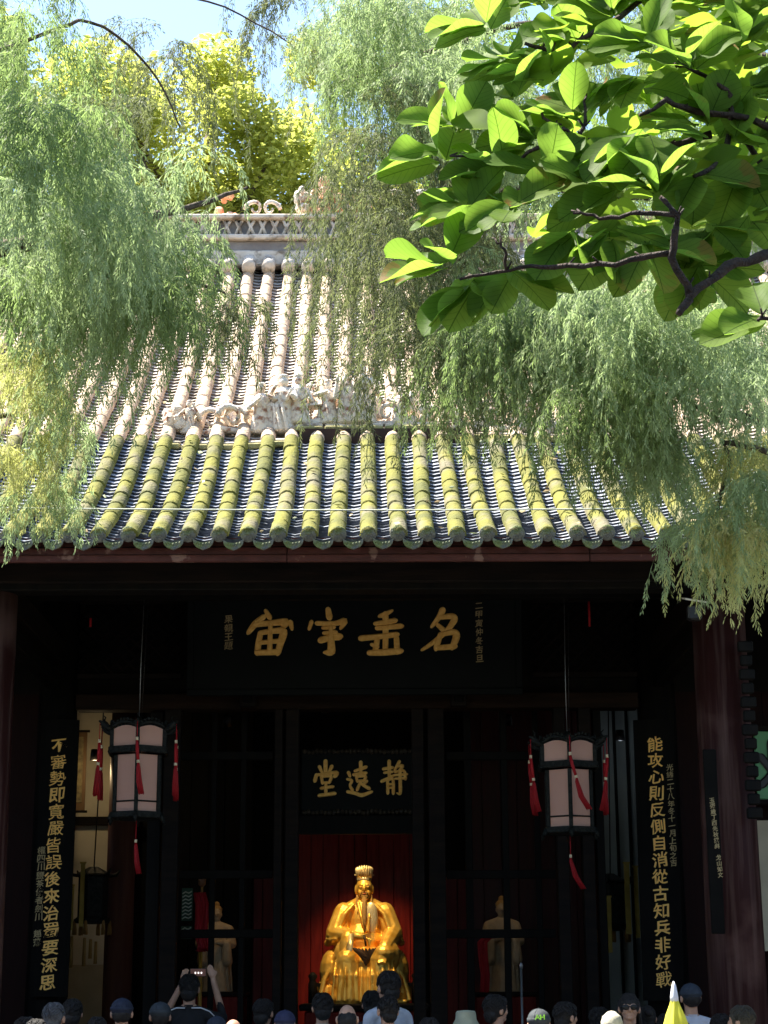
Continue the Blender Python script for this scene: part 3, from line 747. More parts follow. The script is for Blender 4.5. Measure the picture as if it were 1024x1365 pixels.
def vtext(txt, px, y0, y1, parent, P0, mpp, size, m, y=-.006, name='inscription_character', dx=0.0):
    n = len(txt)
    for i, ch in enumerate(txt):
        if ch == ' ': continue
        py = y0 + (y1 - y0) * (i + .5) / n
        put_char(ch, parent, (px + dx * i - P0[0]) * mpp, y, -(py - P0[1]) * mpp, size * mpp, m, name)
vtext('果親王題', 305, 819, 866, plaque, (473, 850), mpp, 11, gold_dim)
vtext('二甲寅仲冬吉旦', 639, 802, 884, plaque, (473, 850), mpp, 10, gold_dim)
# the small inner plaque
PY2 = 20.0
pc = at(476, 1042, PY2); mp2 = at(500, 1042, PY2).x - at(499, 1042, PY2).x
pl2 = empty('inner_plaque', pc, 0, 'small black plaque with three gold characters and carved edges, directly above the golden seated statue', 'plaque')
pl2.rotation_euler = (R(6), 0, 0)
MB().box((0, .02, 0), (148 * mp2, .05, 86 * mp2), 0, None, .01).build('panel', board_black, pl2)
for sz in (-1, 1):
    cr_ = MB()
    for k in range(26):
        cr_.ball(((k - 12.5) * 5.6 * mp2, -.02, sz * 40 * mp2 + rng.uniform(-.008, .008)), (.026, .022, .022 + rng.uniform(0, .012)), 7, 5)
    cr_.build('carved_border', mat('gilt_brown_carving', (.016, .012, .008), (.04, .03, .016), .6, scale=25) if sz < 0 else MATS['gilt_brown_carving'], pl2)
for key, pxc in (('jing', 525), ('yuan', 479), ('tang', 434)):
    ctr, sts = GS[key]; sts = [[(p[0] - ctr[0], p[1] - ctr[1], p[2]) for p in s_] for s_ in sts]
    m = brush_char(sts, mp2 / 5.69, 26, .012)
    o = m.build('gold_character', gold_leaf, pl2); o.location = ((pxc - 476) * mp2, -.006, 4 * mp2)
hp(MB().box2((at(398, 1090, 20.1).x, 20.06, at(475, 1112, 20.1).z), (at(552, 1090, 20.1).x, 20.14, at(475, 1088, 20.1).z)), 'screen_rail', wood_black)
# couplet boards on the inner columns
def couplet(name, label, txt, pxt, pxb, y0, y1, wpx, small, spx, sy0, sy1, cy0, cy1):
    Y = 18.78
    A = at((pxt + pxb) / 2, (y0 + y1) / 2, Y); mm = at(501, 1150, Y).x - at(500, 1150, Y).x
    top = at(pxt, y0, Y); bot = at(pxb, y1, Y); H = (top - bot).length
    e = empty(name, (A.x, Y, A.z), 0, label, 'couplet board', 'pair of tall black couplet boards on the inner columns')
    e.rotation_euler = (R(-1), math.atan2(top.x - bot.x, top.z - bot.z), 0)
    b = MB(); W = wpx * mm                                   # slightly convex board that hugs the round column
    n = 8; vs = []
    for zz in (-H / 2, H / 2):
        for k in range(n + 1):
            u = k / n * 2 - 1; vs.append((u * W / 2, .05 * u * u, zz))
        for k in range(n, -1, -1):
            u = k / n * 2 - 1; vs.append((u * W / 2, .05 * u * u + .03, zz))
    q = 2 * (n + 1)
    fs = [(i, (i + 1) % q, (i + 1) % q + q, i + q) for i in range(q)] + [tuple(range(q - 1, -1, -1)), tuple(range(q, 2 * q))]
    b.add(vs, fs); b.build('board', mat('couplet_board_lacquer', (.0042, .0042, .004), (.007, .0066, .006), .7, scale=3, bump=.1, spec=.05) if 'couplet_board_lacquer' not in MATS else MATS['couplet_board_lacquer'], e)
    n = len(txt)
    ch_ = (cy1 - cy0) / n
    hz = lambda py: ((y0 + y1) / 2 - py) / (y1 - y0) * H
    for i, c in enumerate(txt):
        py = cy0 + ch_ * (i + .5)
        put_char(c, e, rng.uniform(-.006, .006), -.004, hz(py), ch_ * mm * .87, gold_leaf, 'gold_character', wide=1.06)
    n = len(small); sh = (sy1 - sy0) / n
    for i, c in enumerate(small):
        if c == ' ': continue
        put_char(c, e, spx * mm, .008, hz(sy0 + sh * (i + .5)), sh * mm * .92, gold_dim, 'inscription_character')
    return e
couplet('couplet_board', 'tall black board of fifteen gold characters starting with 不, on the left side of the porch', '不審勢即寬嚴皆誤後來治蜀要深思', 80, 64, 955, 1325, 50, '權四川鹽茶使者劍川 趙藩', -17, 1128, 1260, 980, 1318)
couplet('couplet_board', 'tall black board of fifteen gold characters starting with 能, on the right side of the porch', '能攻心則反側自消從古知兵非好戰', 872, 886, 955, 1330, 54, '光緒二十八年冬十一月上旬之吉', 19, 1016, 1155, 978, 1314)
# narrow dark board with a faint inscription beside the front right column
e = empty('narrow_board', at(952, 1120, 15.16), 0, 'narrow dark board with a faint inscription, fixed to the reddish front column', 'board')
mm = at(501, 1150, 15.16).x - at(500, 1150, 15.16).x
MB().box((-.0, .02, 0), (.11, .03, 1.5), 0, None, .006).build('board', MATS['couplet_board_lacquer'], e)
for i, c in enumerate('玉張歲丁酉先秋撰斜 戈山如文'):
    if c != ' ': put_char(c, e, (i - 7) * .003 + .02, .002, (7 - i) * 7.6 * mm, 7 * mm, gold_dim, 'inscription_character')

# green panel seen past the right column
gp = empty('green_panel', at(1034, 1020, 18.85), 0, 'green panel with black brush marks at the right edge beyond the reddish column', 'panel')
MB().box((0, 0, 0), (.42, .04, .70), 0, None, .01).build('panel', mat('green_painted_panel', (.10, .30, .14), (.13, .36, .17), .5, scale=3, emis=None), gp)
brush_char([[(-20, -10, 1), (-8, 10, .8), (-20, 26, 1)], [(-6, -30, .9), (-2, 4, 1.2), (12, 22, 1)]], .0075, 12).build('brush_mark', black_plastic, gp, (0, -.025, 0))
for zz in (-.38, .38): MB().box((0, 0, zz), (.46, .06, .05)).build('frame_rail', wood_beam, gp)
cpn = empty('cream_panel', at(1034, 1180, 18.85), 0, 'cream framed panel under the green panel at the right edge', 'panel')
MB().box((0, 0, 0), (.36, .04, 1.3)).build('panel', cream_wall, cpn); MB().box((-.2, -.01, 0), (.04, .06, 1.34)).build('frame_stile', wood_beam, cpn)

# ------------------------------------------------------------------ lanterns
def tassel_mesh(L, w=.034, bend=0.0, seed=0):
    m = MB(); r_ = random.Random(seed)
    for k in range(16):
        a = k * 2.4; rr = w * .5 * math.sqrt((k + .5) / 16)
        x, y = rr * math.cos(a), rr * math.sin(a); fl = 1.5 + r_.uniform(-.2, .3)
        pts = [(x * .4, y * .4, 0), (x * .9, y * .9, -L * .12), (x * fl + bend * L * .35, y * fl, -L * .6), (x * fl * 1.05 + bend * L, y * fl * 1.05, -L * (1 + r_.uniform(-.04, .02)))]
        m.tube(pts, [.004, .0065, .0065, .005], 4)
    return m
def lantern(label, pxc, ytop, pw_, Y, bends, rz0, yoff):
    mm = at(501, 1000, Y).x - at(500, 1000, Y).x
    base = at(pxc, ytop + 123, Y)
    e = empty('palace_lantern', base, rz0, label, 'lantern', 'pair of palace lanterns hanging in the porch')
    def hz(dy): return (123 - dy) * mm * 1.02      # dy pixels below the top edge
    hexp = lambda Rr, k: (Rr * math.cos(R(-90 + 60 * k)), Rr * math.sin(R(-90 + 60 * k)))
    R1, R2 = 40 * mm, 33 * mm
    def tier(Rr, d0, d1, arch):
        for k in range(6):
            x, y = hexp(Rr, k); x2, y2 = hexp(Rr, k + 1)
            MB().box2((x - .018, y - .018, hz(d1)), (x + .018, y + .018, hz(d0)), 0, .005).build('post', lantern_frame, e)
            n = 8; vs = []
            for i in range(n + 1):
                u = .05 + .9 * i / n
                X, Yy = x + (x2 - x) * u, y + (y2 - y) * u
                top = hz(d0) + (arch * mm * math.sin(math.pi * i / n) if arch else 0)
                vs += [(X * .985, Yy * .985, hz(d1)), (X * .985, Yy * .985, top)]
            m = MB(); m.add(vs, [(2 * i, 2 * i + 2, 2 * i + 3, 2 * i + 1) for i in range(n)])
            vs2 = [(a * .97, b * .97, c) for a, b, c in vs]; m.add(vs2, [(2 * i, 2 * i + 1, 2 * i + 3, 2 * i + 2) for i in range(n)])
            m.build('panel', lantern_panel, e)
    tier(R1, 9, 32, 4); tier(R2, 42, 115, 0)
    for Rr, dd, th in ((R1 * 1.06, 36, 9), (R2 * 1.12, 119, 8)):
        m = MB()
        for k in range(6):
            x, y = hexp(Rr, k); x2, y2 = hexp(Rr, k + 1)
            ang = math.atan2(y2 - y, x2 - x)
            L_ = math.hypot(x2 - x, y2 - y)
            m.box(((x + x2) / 2, (y + y2) / 2, hz(dd)), (L_, .03, th * mm), 0, Matrix.Rotation(ang, 3, 'Z'), .006)
            for q in range(7):
                u = (q + .5) / 7; m.ball((x + (x2 - x) * u, y + (y2 - y) * u, hz(dd) - .2 * th * mm), (.022, .022, .02), 6, 4)
        m.build('carved_band', lantern_frame, e)
    m = MB()
    for k in range(6):
        x, y = hexp(R2, k); x2, y2 = hexp(R2, k + 1)
        m.tube([(x * 1.01, y * 1.01, hz(102)), (x2 * 1.01, y2 * 1.01, hz(102))], .008, 5)
    m.build('glazing_bar', lantern_frame, e)
    # arched crest above each panel
    m = MB()
    for k in range(6):
        x, y = hexp(R1 * 1.03, k); x2, y2 = hexp(R1 * 1.03, k + 1)
        pts = []
        for i in range(9):
            u = i / 8; pts.append((x + (x2 - x) * u, y + (y2 - y) * u, hz(7) + 6.5 * mm * math.sin(math.pi * u)))
        m.tube(pts, .017, 6)
        for i in range(1, 8): m.ball(Vector(pts[i]) + Vector((0, 0, .018 + .012 * math.sin(math.pi * i / 8))), (.017, .017, .016), 6, 4)
    m.build('crest', lantern_frame, e)
    MB().lathe([(R1 * .95, hz(8)), (R1 * .6, hz(3)), (.05, hz(-2)), (.02, hz(-10))], 6, ph0=R(-90)).build('cap', lantern_frame, e)
    MB().lathe([(R2 * .98, hz(118)), (R2 * .8, hz(122)), (.03, hz(124))], 6, ph0=R(-90)).build('base_plate', lantern_frame, e)
    for k in range(6):
        x, y = hexp(R1, k); d = Vector((x, y, 0)).normalized()
        h = MB(); p = Vector((x, y, hz(9)))              # dragon-head finial: neck, jaws, horn, mane
        h.tube([p, p + d * .045 + Vector((0, 0, .004)), p + d * .085 + Vector((0, 0, .03)), p + d * .10 + Vector((0, 0, .055))], [.022, .024, .027, .02], 7)
        h.tube([p + d * .085 + Vector((0, 0, .045)), p + d * .135 + Vector((0, 0, .065))], [.020, .009], 6)
        h.tube([p + d * .085 + Vector((0, 0, .030)), p + d * .125 + Vector((0, 0, .032))], [.015, .006], 6)
        h.tube([p + d * .085 + Vector((0, 0, .065)), p + d * .07 + Vector((0, 0, .10)), p + d * .10 + Vector((0, 0, .125))], [.011, .008, .003], 5)
        for q in range(4): h.ball(p + d * (.03 + q * .016) + Vector((0, 0, .02 + q * .012)), (.014, .014, .018), 6, 4)
        h.build('dragon_head', lantern_frame, e)
        f = MB(); xb, yb = hexp(R2 * 1.12, k); db = Vector((xb, yb, 0)).normalized()
        f.tube([Vector((xb, yb, hz(118))), Vector((xb, yb, hz(124))) + db * .02, Vector((xb, yb, hz(129))) + db * .03], [.022, .02, .012], 6); f.build('foot', lantern_frame, e)
        tx, ty = d.x * (R1 + .125), d.y * (R1 + .125)
        if k in (2, 4) and False: continue
        bnd = bends[k]
        tz = hz(24)
        cd = MB().tube([(tx, ty, hz(3)), (tx, ty, tz)], .004, 5); t = cd.build('tassel', silk_red, e)
        bm1 = MB().tube([(tx, ty, tz), (tx, ty, tz - .03)], .013, 8); bm1.build('bead', bead_ivory, t)
        MB().tube([(tx, ty, tz - .03), (tx + bnd * .02, ty, tz - .11), (tx + bnd * .06, ty, tz - .21)], [.013, .016, .013], 8).build('knot', silk_red, t)
        MB().tube([(tx + bnd * .06, ty, tz - .21), (tx + bnd * .07, ty, tz - .235)], .015, 8).build('bead', bead_ivory, t)
        ts = tassel_mesh(.28, .032, bnd * .5, k).build('fringe', silk_red, t); ts.location = (tx + bnd * .07, ty, tz - .235)
    cd = MB().tube([(0, 0, hz(124)), (0, 0, hz(150))], .004, 5); t = cd.build('tassel', silk_red, e)
    MB().tube([(0, 0, hz(149)), (0, 0, hz(153))], .013, 8).build('bead', bead_ivory, t)
    ts = tassel_mesh(.28, .03, bends[6], 9).build('fringe', silk_red, t); ts.location = (0, 0, hz(153))
    MB().tube([(0, 0, hz(-9)), (.0, 0, hz(-9) + .5), (.012, 0, 5.3 - base.z)], .004, 5).build('hanging_wire', metal_grey, e)
    MB().tube([(0.02, .02, hz(-9)), (.05, 0.02, 5.3 - base.z)], .003, 5).build('hanging_wire', black_plastic, e)
    return e
lantern('pink panelled hexagonal lantern with straight hanging red tassels, left of the doorway', 182, 969, 70, 17.0, (.25, 0, 0, 0, 0, -.1, .12), R(5), 0)
lantern('pink panelled hexagonal lantern with red tassels blown sideways, right of the doorway', 760, 989, 70, 17.0, (.75, -.3, 0, 0, .2, .3, .38), R(-3), 0)
hp(MB().box2((-BX, 16.96, 5.30), (BX, 17.06, 5.40)), 'lantern_rail', wood_black)

# dark lantern silhouettes inside the hall
def small_lantern(pxc, py, Y, label):
    p = at(pxc, py, Y); e = empty('inner_lantern', p, .3, label, 'lantern')
    MB().lathe([(.05, .34), (.20, .26), (.22, .24), (.17, .22), (.17, -.22), (.21, -.25), (.20, -.29), (.05, -.3)], 6, smooth=False).build('body', lantern_frame, e)
    for k in range(6):
        a = k * math.pi / 3; h = MB(); h.tube([(.18 * math.cos(a), .18 * math.sin(a), .24), (.26 * math.cos(a), .26 * math.sin(a), .25), (.30 * math.cos(a), .30 * math.sin(a), .31)], [.02, .022, .008], 6); h.build('finial', lantern_frame, e)
        t = tassel_mesh(.16, .03, 0, k); o = t.build('tassel', beard_dark, e); o.location = (.2 * math.cos(a), .2 * math.sin(a), -.26)
    MB().tube([(0, 0, .3), (.03, 0, 1.4), (.06, 0, 2.6)], .008, 5).build('cord', black_plastic, e)
small_lantern(124, 1196, 21.2, 'black unlit lantern hanging against the lit cream wall, inside the left bay')
small_lantern(815, 1205, 21.2, 'black unlit lantern hanging against the grey wall, inside the right bay')
# scroll on the cream wall
sp = at(106, 1028, 22.4); e = empty('wall_scroll', sp, 0, 'narrow hanging scroll with brown borders on the cream wall in the left bay', 'scroll')
MB().box((0, 0, 0), (.16, .02, .95)).build('border', mat('scroll_brown', (.09, .05, .02), None, .7), e)
MB().box((-.01, -.012, .02), (.10, .012, .80)).build('sheet', mat('scroll_paper', (.16, .13, .06), (.06, .045, .025), .8, scale=16), e)
for zz in (-.49, .49): MB().tube([(-.11, 0, zz), (.11, 0, zz)], .016, 8).build('roller', wood_black, e)
# yellow prayer streamers
strm = mat('ochre_streamer', (.30, .21, .04), (.40, .28, .06), .7, scale=8)
for i, (px, y0, y1, Y, w, lb) in enumerate(((96, 1180, 1240, 20.6, .05, 'short ochre streamer nearest the couplet board in the left bay'), (111, 1150, 1235, 20.7, .05, 'long ochre streamer just left of the black lantern in the left bay'),
        (810, 1195, 1270, 20.6, .07, 'leftmost ochre streamer beside the lantern in the right bay'), (835, 1150, 1245, 20.7, .06, 'long ochre streamer in the middle of the right bay'), (847, 1155, 1250, 20.8, .05, 'rightmost ochre streamer next to the right couplet board'))):
    a = at(px, y0, Y); b = at(px, y1, Y); L_ = a.z - b.z
    m = MB(); vs = []; n = 8
    for k in range(n + 1):
        u = k / n; vs += [(-w / 2, .01 * math.sin(u * 9 + i), -u * L_), (w / 2, .012 * math.cos(u * 7 + i), -u * L_)]
    m.add(vs, [(2 * k, 2 * k + 1, 2 * k + 3, 2 * k + 2) for k in range(n)]); 
    m.add([(x, y + .006, z) for x, y, z in vs], [(2 * k, 2 * k + 2, 2 * k + 3, 2 * k + 1) for k in range(n)])
    m.box((0, .003, 0), (w + .02, .015, .02))
    o = m.build('streamer', strm, None, a); tag(o, lb, 'streamer')
for i, (px, y0, y1) in enumerate(((96, 1248, 1290), (113, 1250, 1288), (121, 1252, 1278), (128, 1255, 1285))):
    a = at(px, y0, 20.9); b = at(px, y1, 20.9)
    o = MB().tube([(0, 0, 0), (0, 0, b.z - a.z)], [.018, .022], 6).build('chime_rod', beard_dark, None, a); tag(o, 'dark hanging rod, number %s from the left board among those under the black lantern' % ('first', 'second', 'third', 'fourth')[i], 'hanging rod')

# ------------------------------------------------------------------ golden statue
SY = 21.5
sb = at(486, 1337, SY); mS = at(501, 1200, SY).x - at(500, 1200, SY).x
statue = empty('golden_statue', (sb.x, SY, sb.z), 0, 'golden seated sage statue with ribbed crown, long beard and fan, in the central doorway', 'statue')
S = MB()
S.ball((0, .02, .93), (.24, .17, .27)); S.ball((0, -.02, .68), (.26, .20, .25)); S.ball((0, 0, .42), (.34, .28, .22))
S.caps((0, 0, 1.08), (0, -.02, 1.2), .075, .07)
S.ball((0, -.02, 1.285), (.098, .105, .135), 16, 12); S.ball((0, -.055, 1.20), (.068, .065, .07))
S.ball((0, -.13, 1.27), (.017, .022, .034)); S.tube([(0, -.115, 1.33), (0, -.135, 1.265)], [.010, .017], 6)
for sx in (-1, 1):
    S.ball((sx * .10, .0, 1.265), (.018, .03, .055))
    S.ball((sx * .042, -.112, 1.288), (.026, .014, .012)); S.tube([(sx * .015, -.122, 1.315), (sx * .045, -.122, 1.322), (sx * .075, -.10, 1.308)], .007, 5)
    S.ball((sx * .05, -.095, 1.23), (.03, .025, .03))
    S.caps((sx * .06, .02, 1.11), (sx * .22, .02, .99), .08, .12); S.caps((sx * .25, 0, 1.0), (sx * .34, -.07, .76), .125, .13)
    S.caps((sx * .10, -.05, .46), (sx * .20, -.42, .46), .15, .14); S.caps((sx * .20, -.42, .44), (sx * .21, -.45, .04), .14, .16)
    S.ball((sx * .39, -.05, .34), (.15, .24, .26)); S.ball((sx * .44, -.05, .12), (.14, .26, .16))
    for k in range(6):                                   # robe edge sweeping from the elbow down over the throne arm
        u = k / 5; y0_ = -.28 + u * .30
        S.tube([(sx * (.30 + .03 * u), y0_ + .1, .66), (sx * (.37 + .05 * u), y0_ + .04, .44), (sx * (.47 + .04 * u), y0_, .26), (sx * (.53 + .01 * u), y0_ - .01, .02)], [.030, .028, .030, .034], 6)
    for k in range(7):                                   # shoulder to elbow folds
        u = k / 6; a = -.7 + u * 1.5
        S.tube([(sx * (.12 + .05 * u), -.12 + .04 * u, 1.10 - .03 * u), (sx * (.24 + .06 * u), -.15 + .10 * u, .98 - .05 * u), (sx * (.31 + .09 * u), -.17 + .10 * u, .80 - .02 * u), (sx * (.34 + .11 * u), -.22 + .12 * u, .69)], [.018, .028, .032, .030], 6)
    for k in range(5):                                   # pleats under the knee
        u = k / 4; S.tube([(sx * (.08 + .26 * u), -.50 + .10 * abs(u - .5), .52 - .10 * abs(u - .5)), (sx * (.09 + .26 * u), -.585 + .10 * abs(u - .5), .30), (sx * (.08 + .30 * u), -.60 + .12 * abs(u - .5), .02)], [.014, .024, .030], 6)
    for k in range(4): S.ball((sx * (.38 + .02 * k), -.14 + .07 * k, .70 - .01 * k), (.05, .05, .045))
S.caps((-.34, -.09, .76), (-.10, -.36, .735), .115, .055); S.caps((-.10, -.36, .735), (.0, -.42, .715), .042, .036)
S.ball((-.20, -.30, .60), (.10, .11, .20)); S.ball((-.25, -.22, .50), (.12, .14, .20))
S.caps((.34, -.09, .76), (.25, -.42, .60), .12, .085); S.ball((.24, -.44, .54), (.13, .12, .10)); S.ball((.30, -.30, .52), (.13, .18, .16))
S.tube([(-.13, -.38, .78), (-.19, -.42, .60), (-.20, -.46, .44), (-.26, -.40, .36)], [.03, .035, .03, .02], 7)
for k in range(9):
    u = (k / 8 * 2 - 1); S.tube([(u * .13, -.22, .60), (u * .14 + .01 * math.sin(k * 2), -.40, .50), (u * .14 + .012 * math.sin(k * 3), -.46 - .02 * (k % 2), .28), (u * .17, -.50 - .02 * (k % 2), .0)], [.018, .022, .026, .030], 6)
for k in range(5): S.caps((.0 + .012 * k, -.44 - .004 * k, .725 - .010 * k), (.085 - .006 * k, -.47, .690 - .022 * k), .0115, .009, 6)   # fingers
S.caps((-.02, -.44, .74), (.04, -.47, .755), .013, .009, 6)
for k in range(5): S.caps((.17 + .022 * k, -.52, .50), (.165 + .022 * k, -.575, .44 - .006 * abs(k - 2)), .012, .010, 6)
S.tube([(-.075, -.12, 1.12), (-.035, -.20, .95), (.02, -.23, .78)], [.02, .022, .02], 6); S.tube([(.075, -.12, 1.12), (.06, -.20, .95), (.04, -.23, .78)], [.02, .022, .02], 6)
S.box((0, -.05, .015), (1.0, .75, .05), 0, None, .02)
sm = remesh(S, .0095, 2); sm.materials.append(gold_statue)
link('body', sm, None, statue); statue.scale = (.95, 1, 1)
cr = MB()
cr.lathe([(.105, 1.36), (.112, 1.37), (.112, 1.40), (.104, 1.405)], 24, (0, -.02, 0))
for k in range(11):
    a = R(-180 + k * 18); a = R(180 + k * 18)
    x, y = .103 * math.cos(a), .103 * math.sin(a) - .02
    hgt = 1.56 - .03 * abs(k - 5) / 5
    cr.tube([(x, y, 1.40), (x * 1.12, y * 1.12, 1.48), (x * 1.2, y * 1.2, hgt - .01), (x * 1.12, y * 1.1, hgt + .005)], [.015, .018, .019, .010], 8)
cr.ball((0, .0, 1.43), (.10, .09, .10)); cr.tube([(-.15, 0, 1.44), (.15, 0, 1.44)], .008, 6)
cro = cr.build('crown', gold_pale, statue); cro.scale = (.80, .80, .84); cro.location = (0, 0, .222)
bd = MB(); bd.tube([(0, -.125, 1.165), (0, -.175, 1.08), (0, -.235, .93), (.005, -.265, .78)], [.030, .030, .024, .008], 8, flat=(1, .6, 1))
for sx in (-1, 1): bd.tube([(sx * .008, -.135, 1.235), (sx * .04, -.125, 1.222), (sx * .055, -.115, 1.17)], [.008, .009, .005], 6); bd.tube([(sx * .085, -.06, 1.20), (sx * .09, -.09, 1.08), (sx * .075, -.13, .98)], [.014, .015, .006], 6)
for sx in (-1, 1): bd.ball((sx * .042, -.123, 1.286), (.019, .006, .0035), 8, 4)
bd.ball((0, -.105, 1.182), (.05, .03, .035))
bd.build('beard', beard_dark, statue)
MB().ball((0, -.128, 1.213), (.022, .012, .009), 8, 5).build('lips', mat('painted_lips', (.45, .10, .04), None, .5), statue)
fn_ = MB()
for k in range(9):
    a = R(-58 + k * 14.5); fn_.ball((.02 + .11 * math.sin(a) * .8, -.475 + .003 * k, .60 - .10 * math.cos(a)), (.028, .008, .10), 8, 6, rot=Matrix.Rotation(a, 3, 'Y'))
fn_.tube([(.0, -.47, .735), (.02, -.475, .62)], .012, 6); fn_.build('feather_fan', fan_brown, statue)
vst = MB(); vst.ball((.085, -.165, .93), (.085, .035, .19), 14, 10); vst.build('pale_sleeve_lining', gold_pale, statue)
MB().tube([(-.15, -.40, .745), (-.17, -.46, .62), (-.20, -.50, .46)], [.035, .04, .032], 8, flat=(1, .5, 1)).build('pale_sleeve_lining', gold_pale, statue)
al = empty('altar', (sb.x, SY, FLOOR), 0, 'carved dark altar block under the golden seated statue', 'altar')
MB().box2((-.66, -.7, 0), (.66, .6, sb.z - FLOOR - .08), 0, .02).build('body', wood_red, al); MB().box2((-.72, -.76, sb.z - FLOOR - .078), (.72, .66, sb.z - FLOOR - .004), 0, .02).build('top', wood_beam, al)
for sx in (-1, 1):
    th = empty('throne_arm_post', (sb.x + sx * .585, SY - .2, sb.z), 0, 'dark carved throne post on the %s side of the golden statue' % ('left' if sx < 0 else 'right'), 'throne post')
    MB().lathe([(.05, 0), (.05, .22), (.035, .25), (.055, .30), (.02, .34)], 10).build('post', wood_black, th); MB().box((-sx * .06, .0, .20), (.10, .05, .04)).build('rail', wood_black, th)

def attendant(px, yb, ytop, Y, label, flip):
    b = at(px, yb, Y); t = at(px, ytop, Y); H = t.z - b.z; k = H / 1.55
    e = empty('attendant_statue', b, 0, label, 'statue')
    m = MB()
    m.ball((0, 0, .95), (.20, .14, .26)); m.lathe([(.30, 0), (.28, .3), (.22, .7), (.18, .9)], 14); m.caps((0, 0, 1.1), (0, 0, 1.2), .065)
    m.ball((0, 0, 1.31), (.088, .10, .125), 14, 10); m.ball((0, -.03, 1.23), (.062, .062, .06)); m.ball((0, -.10, 1.30), (.014, .02, .03))
    for sx in (-1, 1):
        m.ball((sx * .088, .01, 1.30), (.014, .022, .04)); m.caps((sx * .08, 0, 1.11), (sx * .22, 0, 1.04), .07, .09); m.caps((sx * .22, 0, 1.04), (sx * .28, -.08, .80), .09, .085)
        m.caps((sx * .28, -.08, .80), (sx * .06, -.30, .82), .08, .045); m.caps((sx * .20, -.22, .78), (sx * .22, -.22, .50), .08, .09)
        for q in range(5): m.tube([(sx * (.04 + .05 * q), -.16, .85), (sx * (.05 + .055 * q), -.25 + .02 * q, .45), (sx * (.06 + .06 * q), -.27 + .03 * q, .0)], .018, 6)
        for q in range(4): m.caps((sx * .03, -.33, .84 - .014 * q), (-sx * .02, -.36, .84 - .014 * q), .010, .008, 5)
    me = remesh(m, .013, 2); me.materials.append(clay_pale); me.transform(Matrix.Scale(k, 4)); link('body', me, None, e)
    hm = MB(); hm.ball((0, .03, 1.38), (.095, .10, .09), 12, 8); hm.ball((0, .03, 1.47), (.05, .05, .06), 10, 6); hm.tube([(-.1, .03, 1.40), (.1, .03, 1.40)], .012, 6)
    for sx in (-1, 1): hm.ball((sx * .036, -.096, 1.315), (.018, .008, .005), 6, 4)
    hme = hm.mesh('cap'); hme.transform(Matrix.Scale(k, 4)); link('cap', hme, beard_dark, e)
    return e, b, k
attendant(287, 1322, 1200, 21.6, 'pale attendant statue behind the dark screen bars, between the left door posts', 1)
attendant(671, 1322, 1192, 21.6, 'pale attendant statue behind the dark screen bars, in the right side bay', -1)
for (px, yb, Y, lb) in ((287, 1322, 21.6, 'left'), (671, 1322, 21.6, 'right')):
    b = at(px, yb, Y); pd = empty('statue_plinth', (b.x, Y, FLOOR), 0, 'dark plinth under the %s attendant statue' % lb, 'plinth')
    MB().box2((-.34, -.4, 0), (.34, .4, b.z - FLOOR - .05), 0, .01).build('body', wood_red, pd); MB().box2((-.38, -.44, b.z - FLOOR - .048), (.38, .44, b.z - FLOOR - .003), 0, .01).build('top', wood_beam, pd)
# red ribbons
def ribbon(pts, w, label, Y):
    P = [at(x, y, Y) for x, y in pts]; o0 = P[0]; m = MB()
    for j in range(4):
        q = [(p - o0) + Vector(((j - 1.5) * w * .28, -.012 * (j % 2) - .01 * math.sin(i * 1.7 + j), 0)) for i, p in enumerate(P)]
        m.tube(q, [w * .16 + w * .12 * ((i * 7 + j * 3) % 4) / 4 for i in range(len(q))], 6)
    tag(m.build('red_ribbon', silk_red, None, o0), label, 'ribbon')
ribbon([(266, 1190), (270, 1205), (269, 1225), (268, 1245), (272, 1262), (270, 1268)], .12, 'bright red ribbon hanging in front of the left attendant statue', 20.7)
ribbon([(664, 1248), (650, 1250), (643, 1256), (644, 1275), (647, 1300), (646, 1325)], .09, 'dark red ribbon draped from the arm of the right attendant statue', 21.2)
e = empty('incense_staff', at(267, 1300, 20.75), 0, 'yellow staff rising under the bright red ribbon in the left side bay', 'staff')
MB().tube([(0, 0, -.9), (0, 0, .27)], .022, 8).build('shaft', mat('yellow_painted_wood', (.40, .22, .03), None, .5), e); MB().lathe([(.01, .95), (.04, .98), (.045, 1.03), (.012, 1.10)], 10).build('finial', mat('brown_finial', (.16, .07, .03), None, .5), e); MB().tube([(0, 0, .27), (0, 0, .96)], .014, 8).build('upper_shaft', beard_dark, e)
# striped porcelain screen glimpsed at far left of that bay
e = empty('patterned_banner', at(249, 1232, 22.2), 0, 'narrow green and white patterned banner hanging left of the bright red ribbon', 'banner')
for (z0, z1) in ((-.17, -.02), (.04, .42)):
    m = MB(); m.box((0, 0, (z0 + z1) / 2), (.13, .02, z1 - z0)); m.build('cloth', mat('teal_banner', (.03, .09, .07), None, .7) if 'teal_banner' not in MATS else MATS['teal_banner'], e)
    z = z0 + .03
    while z < z1 - .02:
        m = MB(); m.tube([(-.055, -.014, z - .01), (-.02, -.014, z + .012), (.02, -.014, z - .004), (.055, -.014, z + .018)], .008, 5); m.build('stripe', mat('pale_stripe', (.42, .55, .52), None, .7) if 'pale_stripe' not in MATS else MATS['pale_stripe'], e); z += .042
# thin grey pole in front of the right bay
o = MB().tube([(0, 0, 0), (0, 0, 1.75)], .012, 8).ball((0, 0, 1.76), (.02, .02, .035)).build('thin_pole', metal_grey, None, (at(695, 1300, 18.0).x, 18.0, FLOOR)); tag(o, 'thin grey metal pole standing before the right side bay', 'pole')
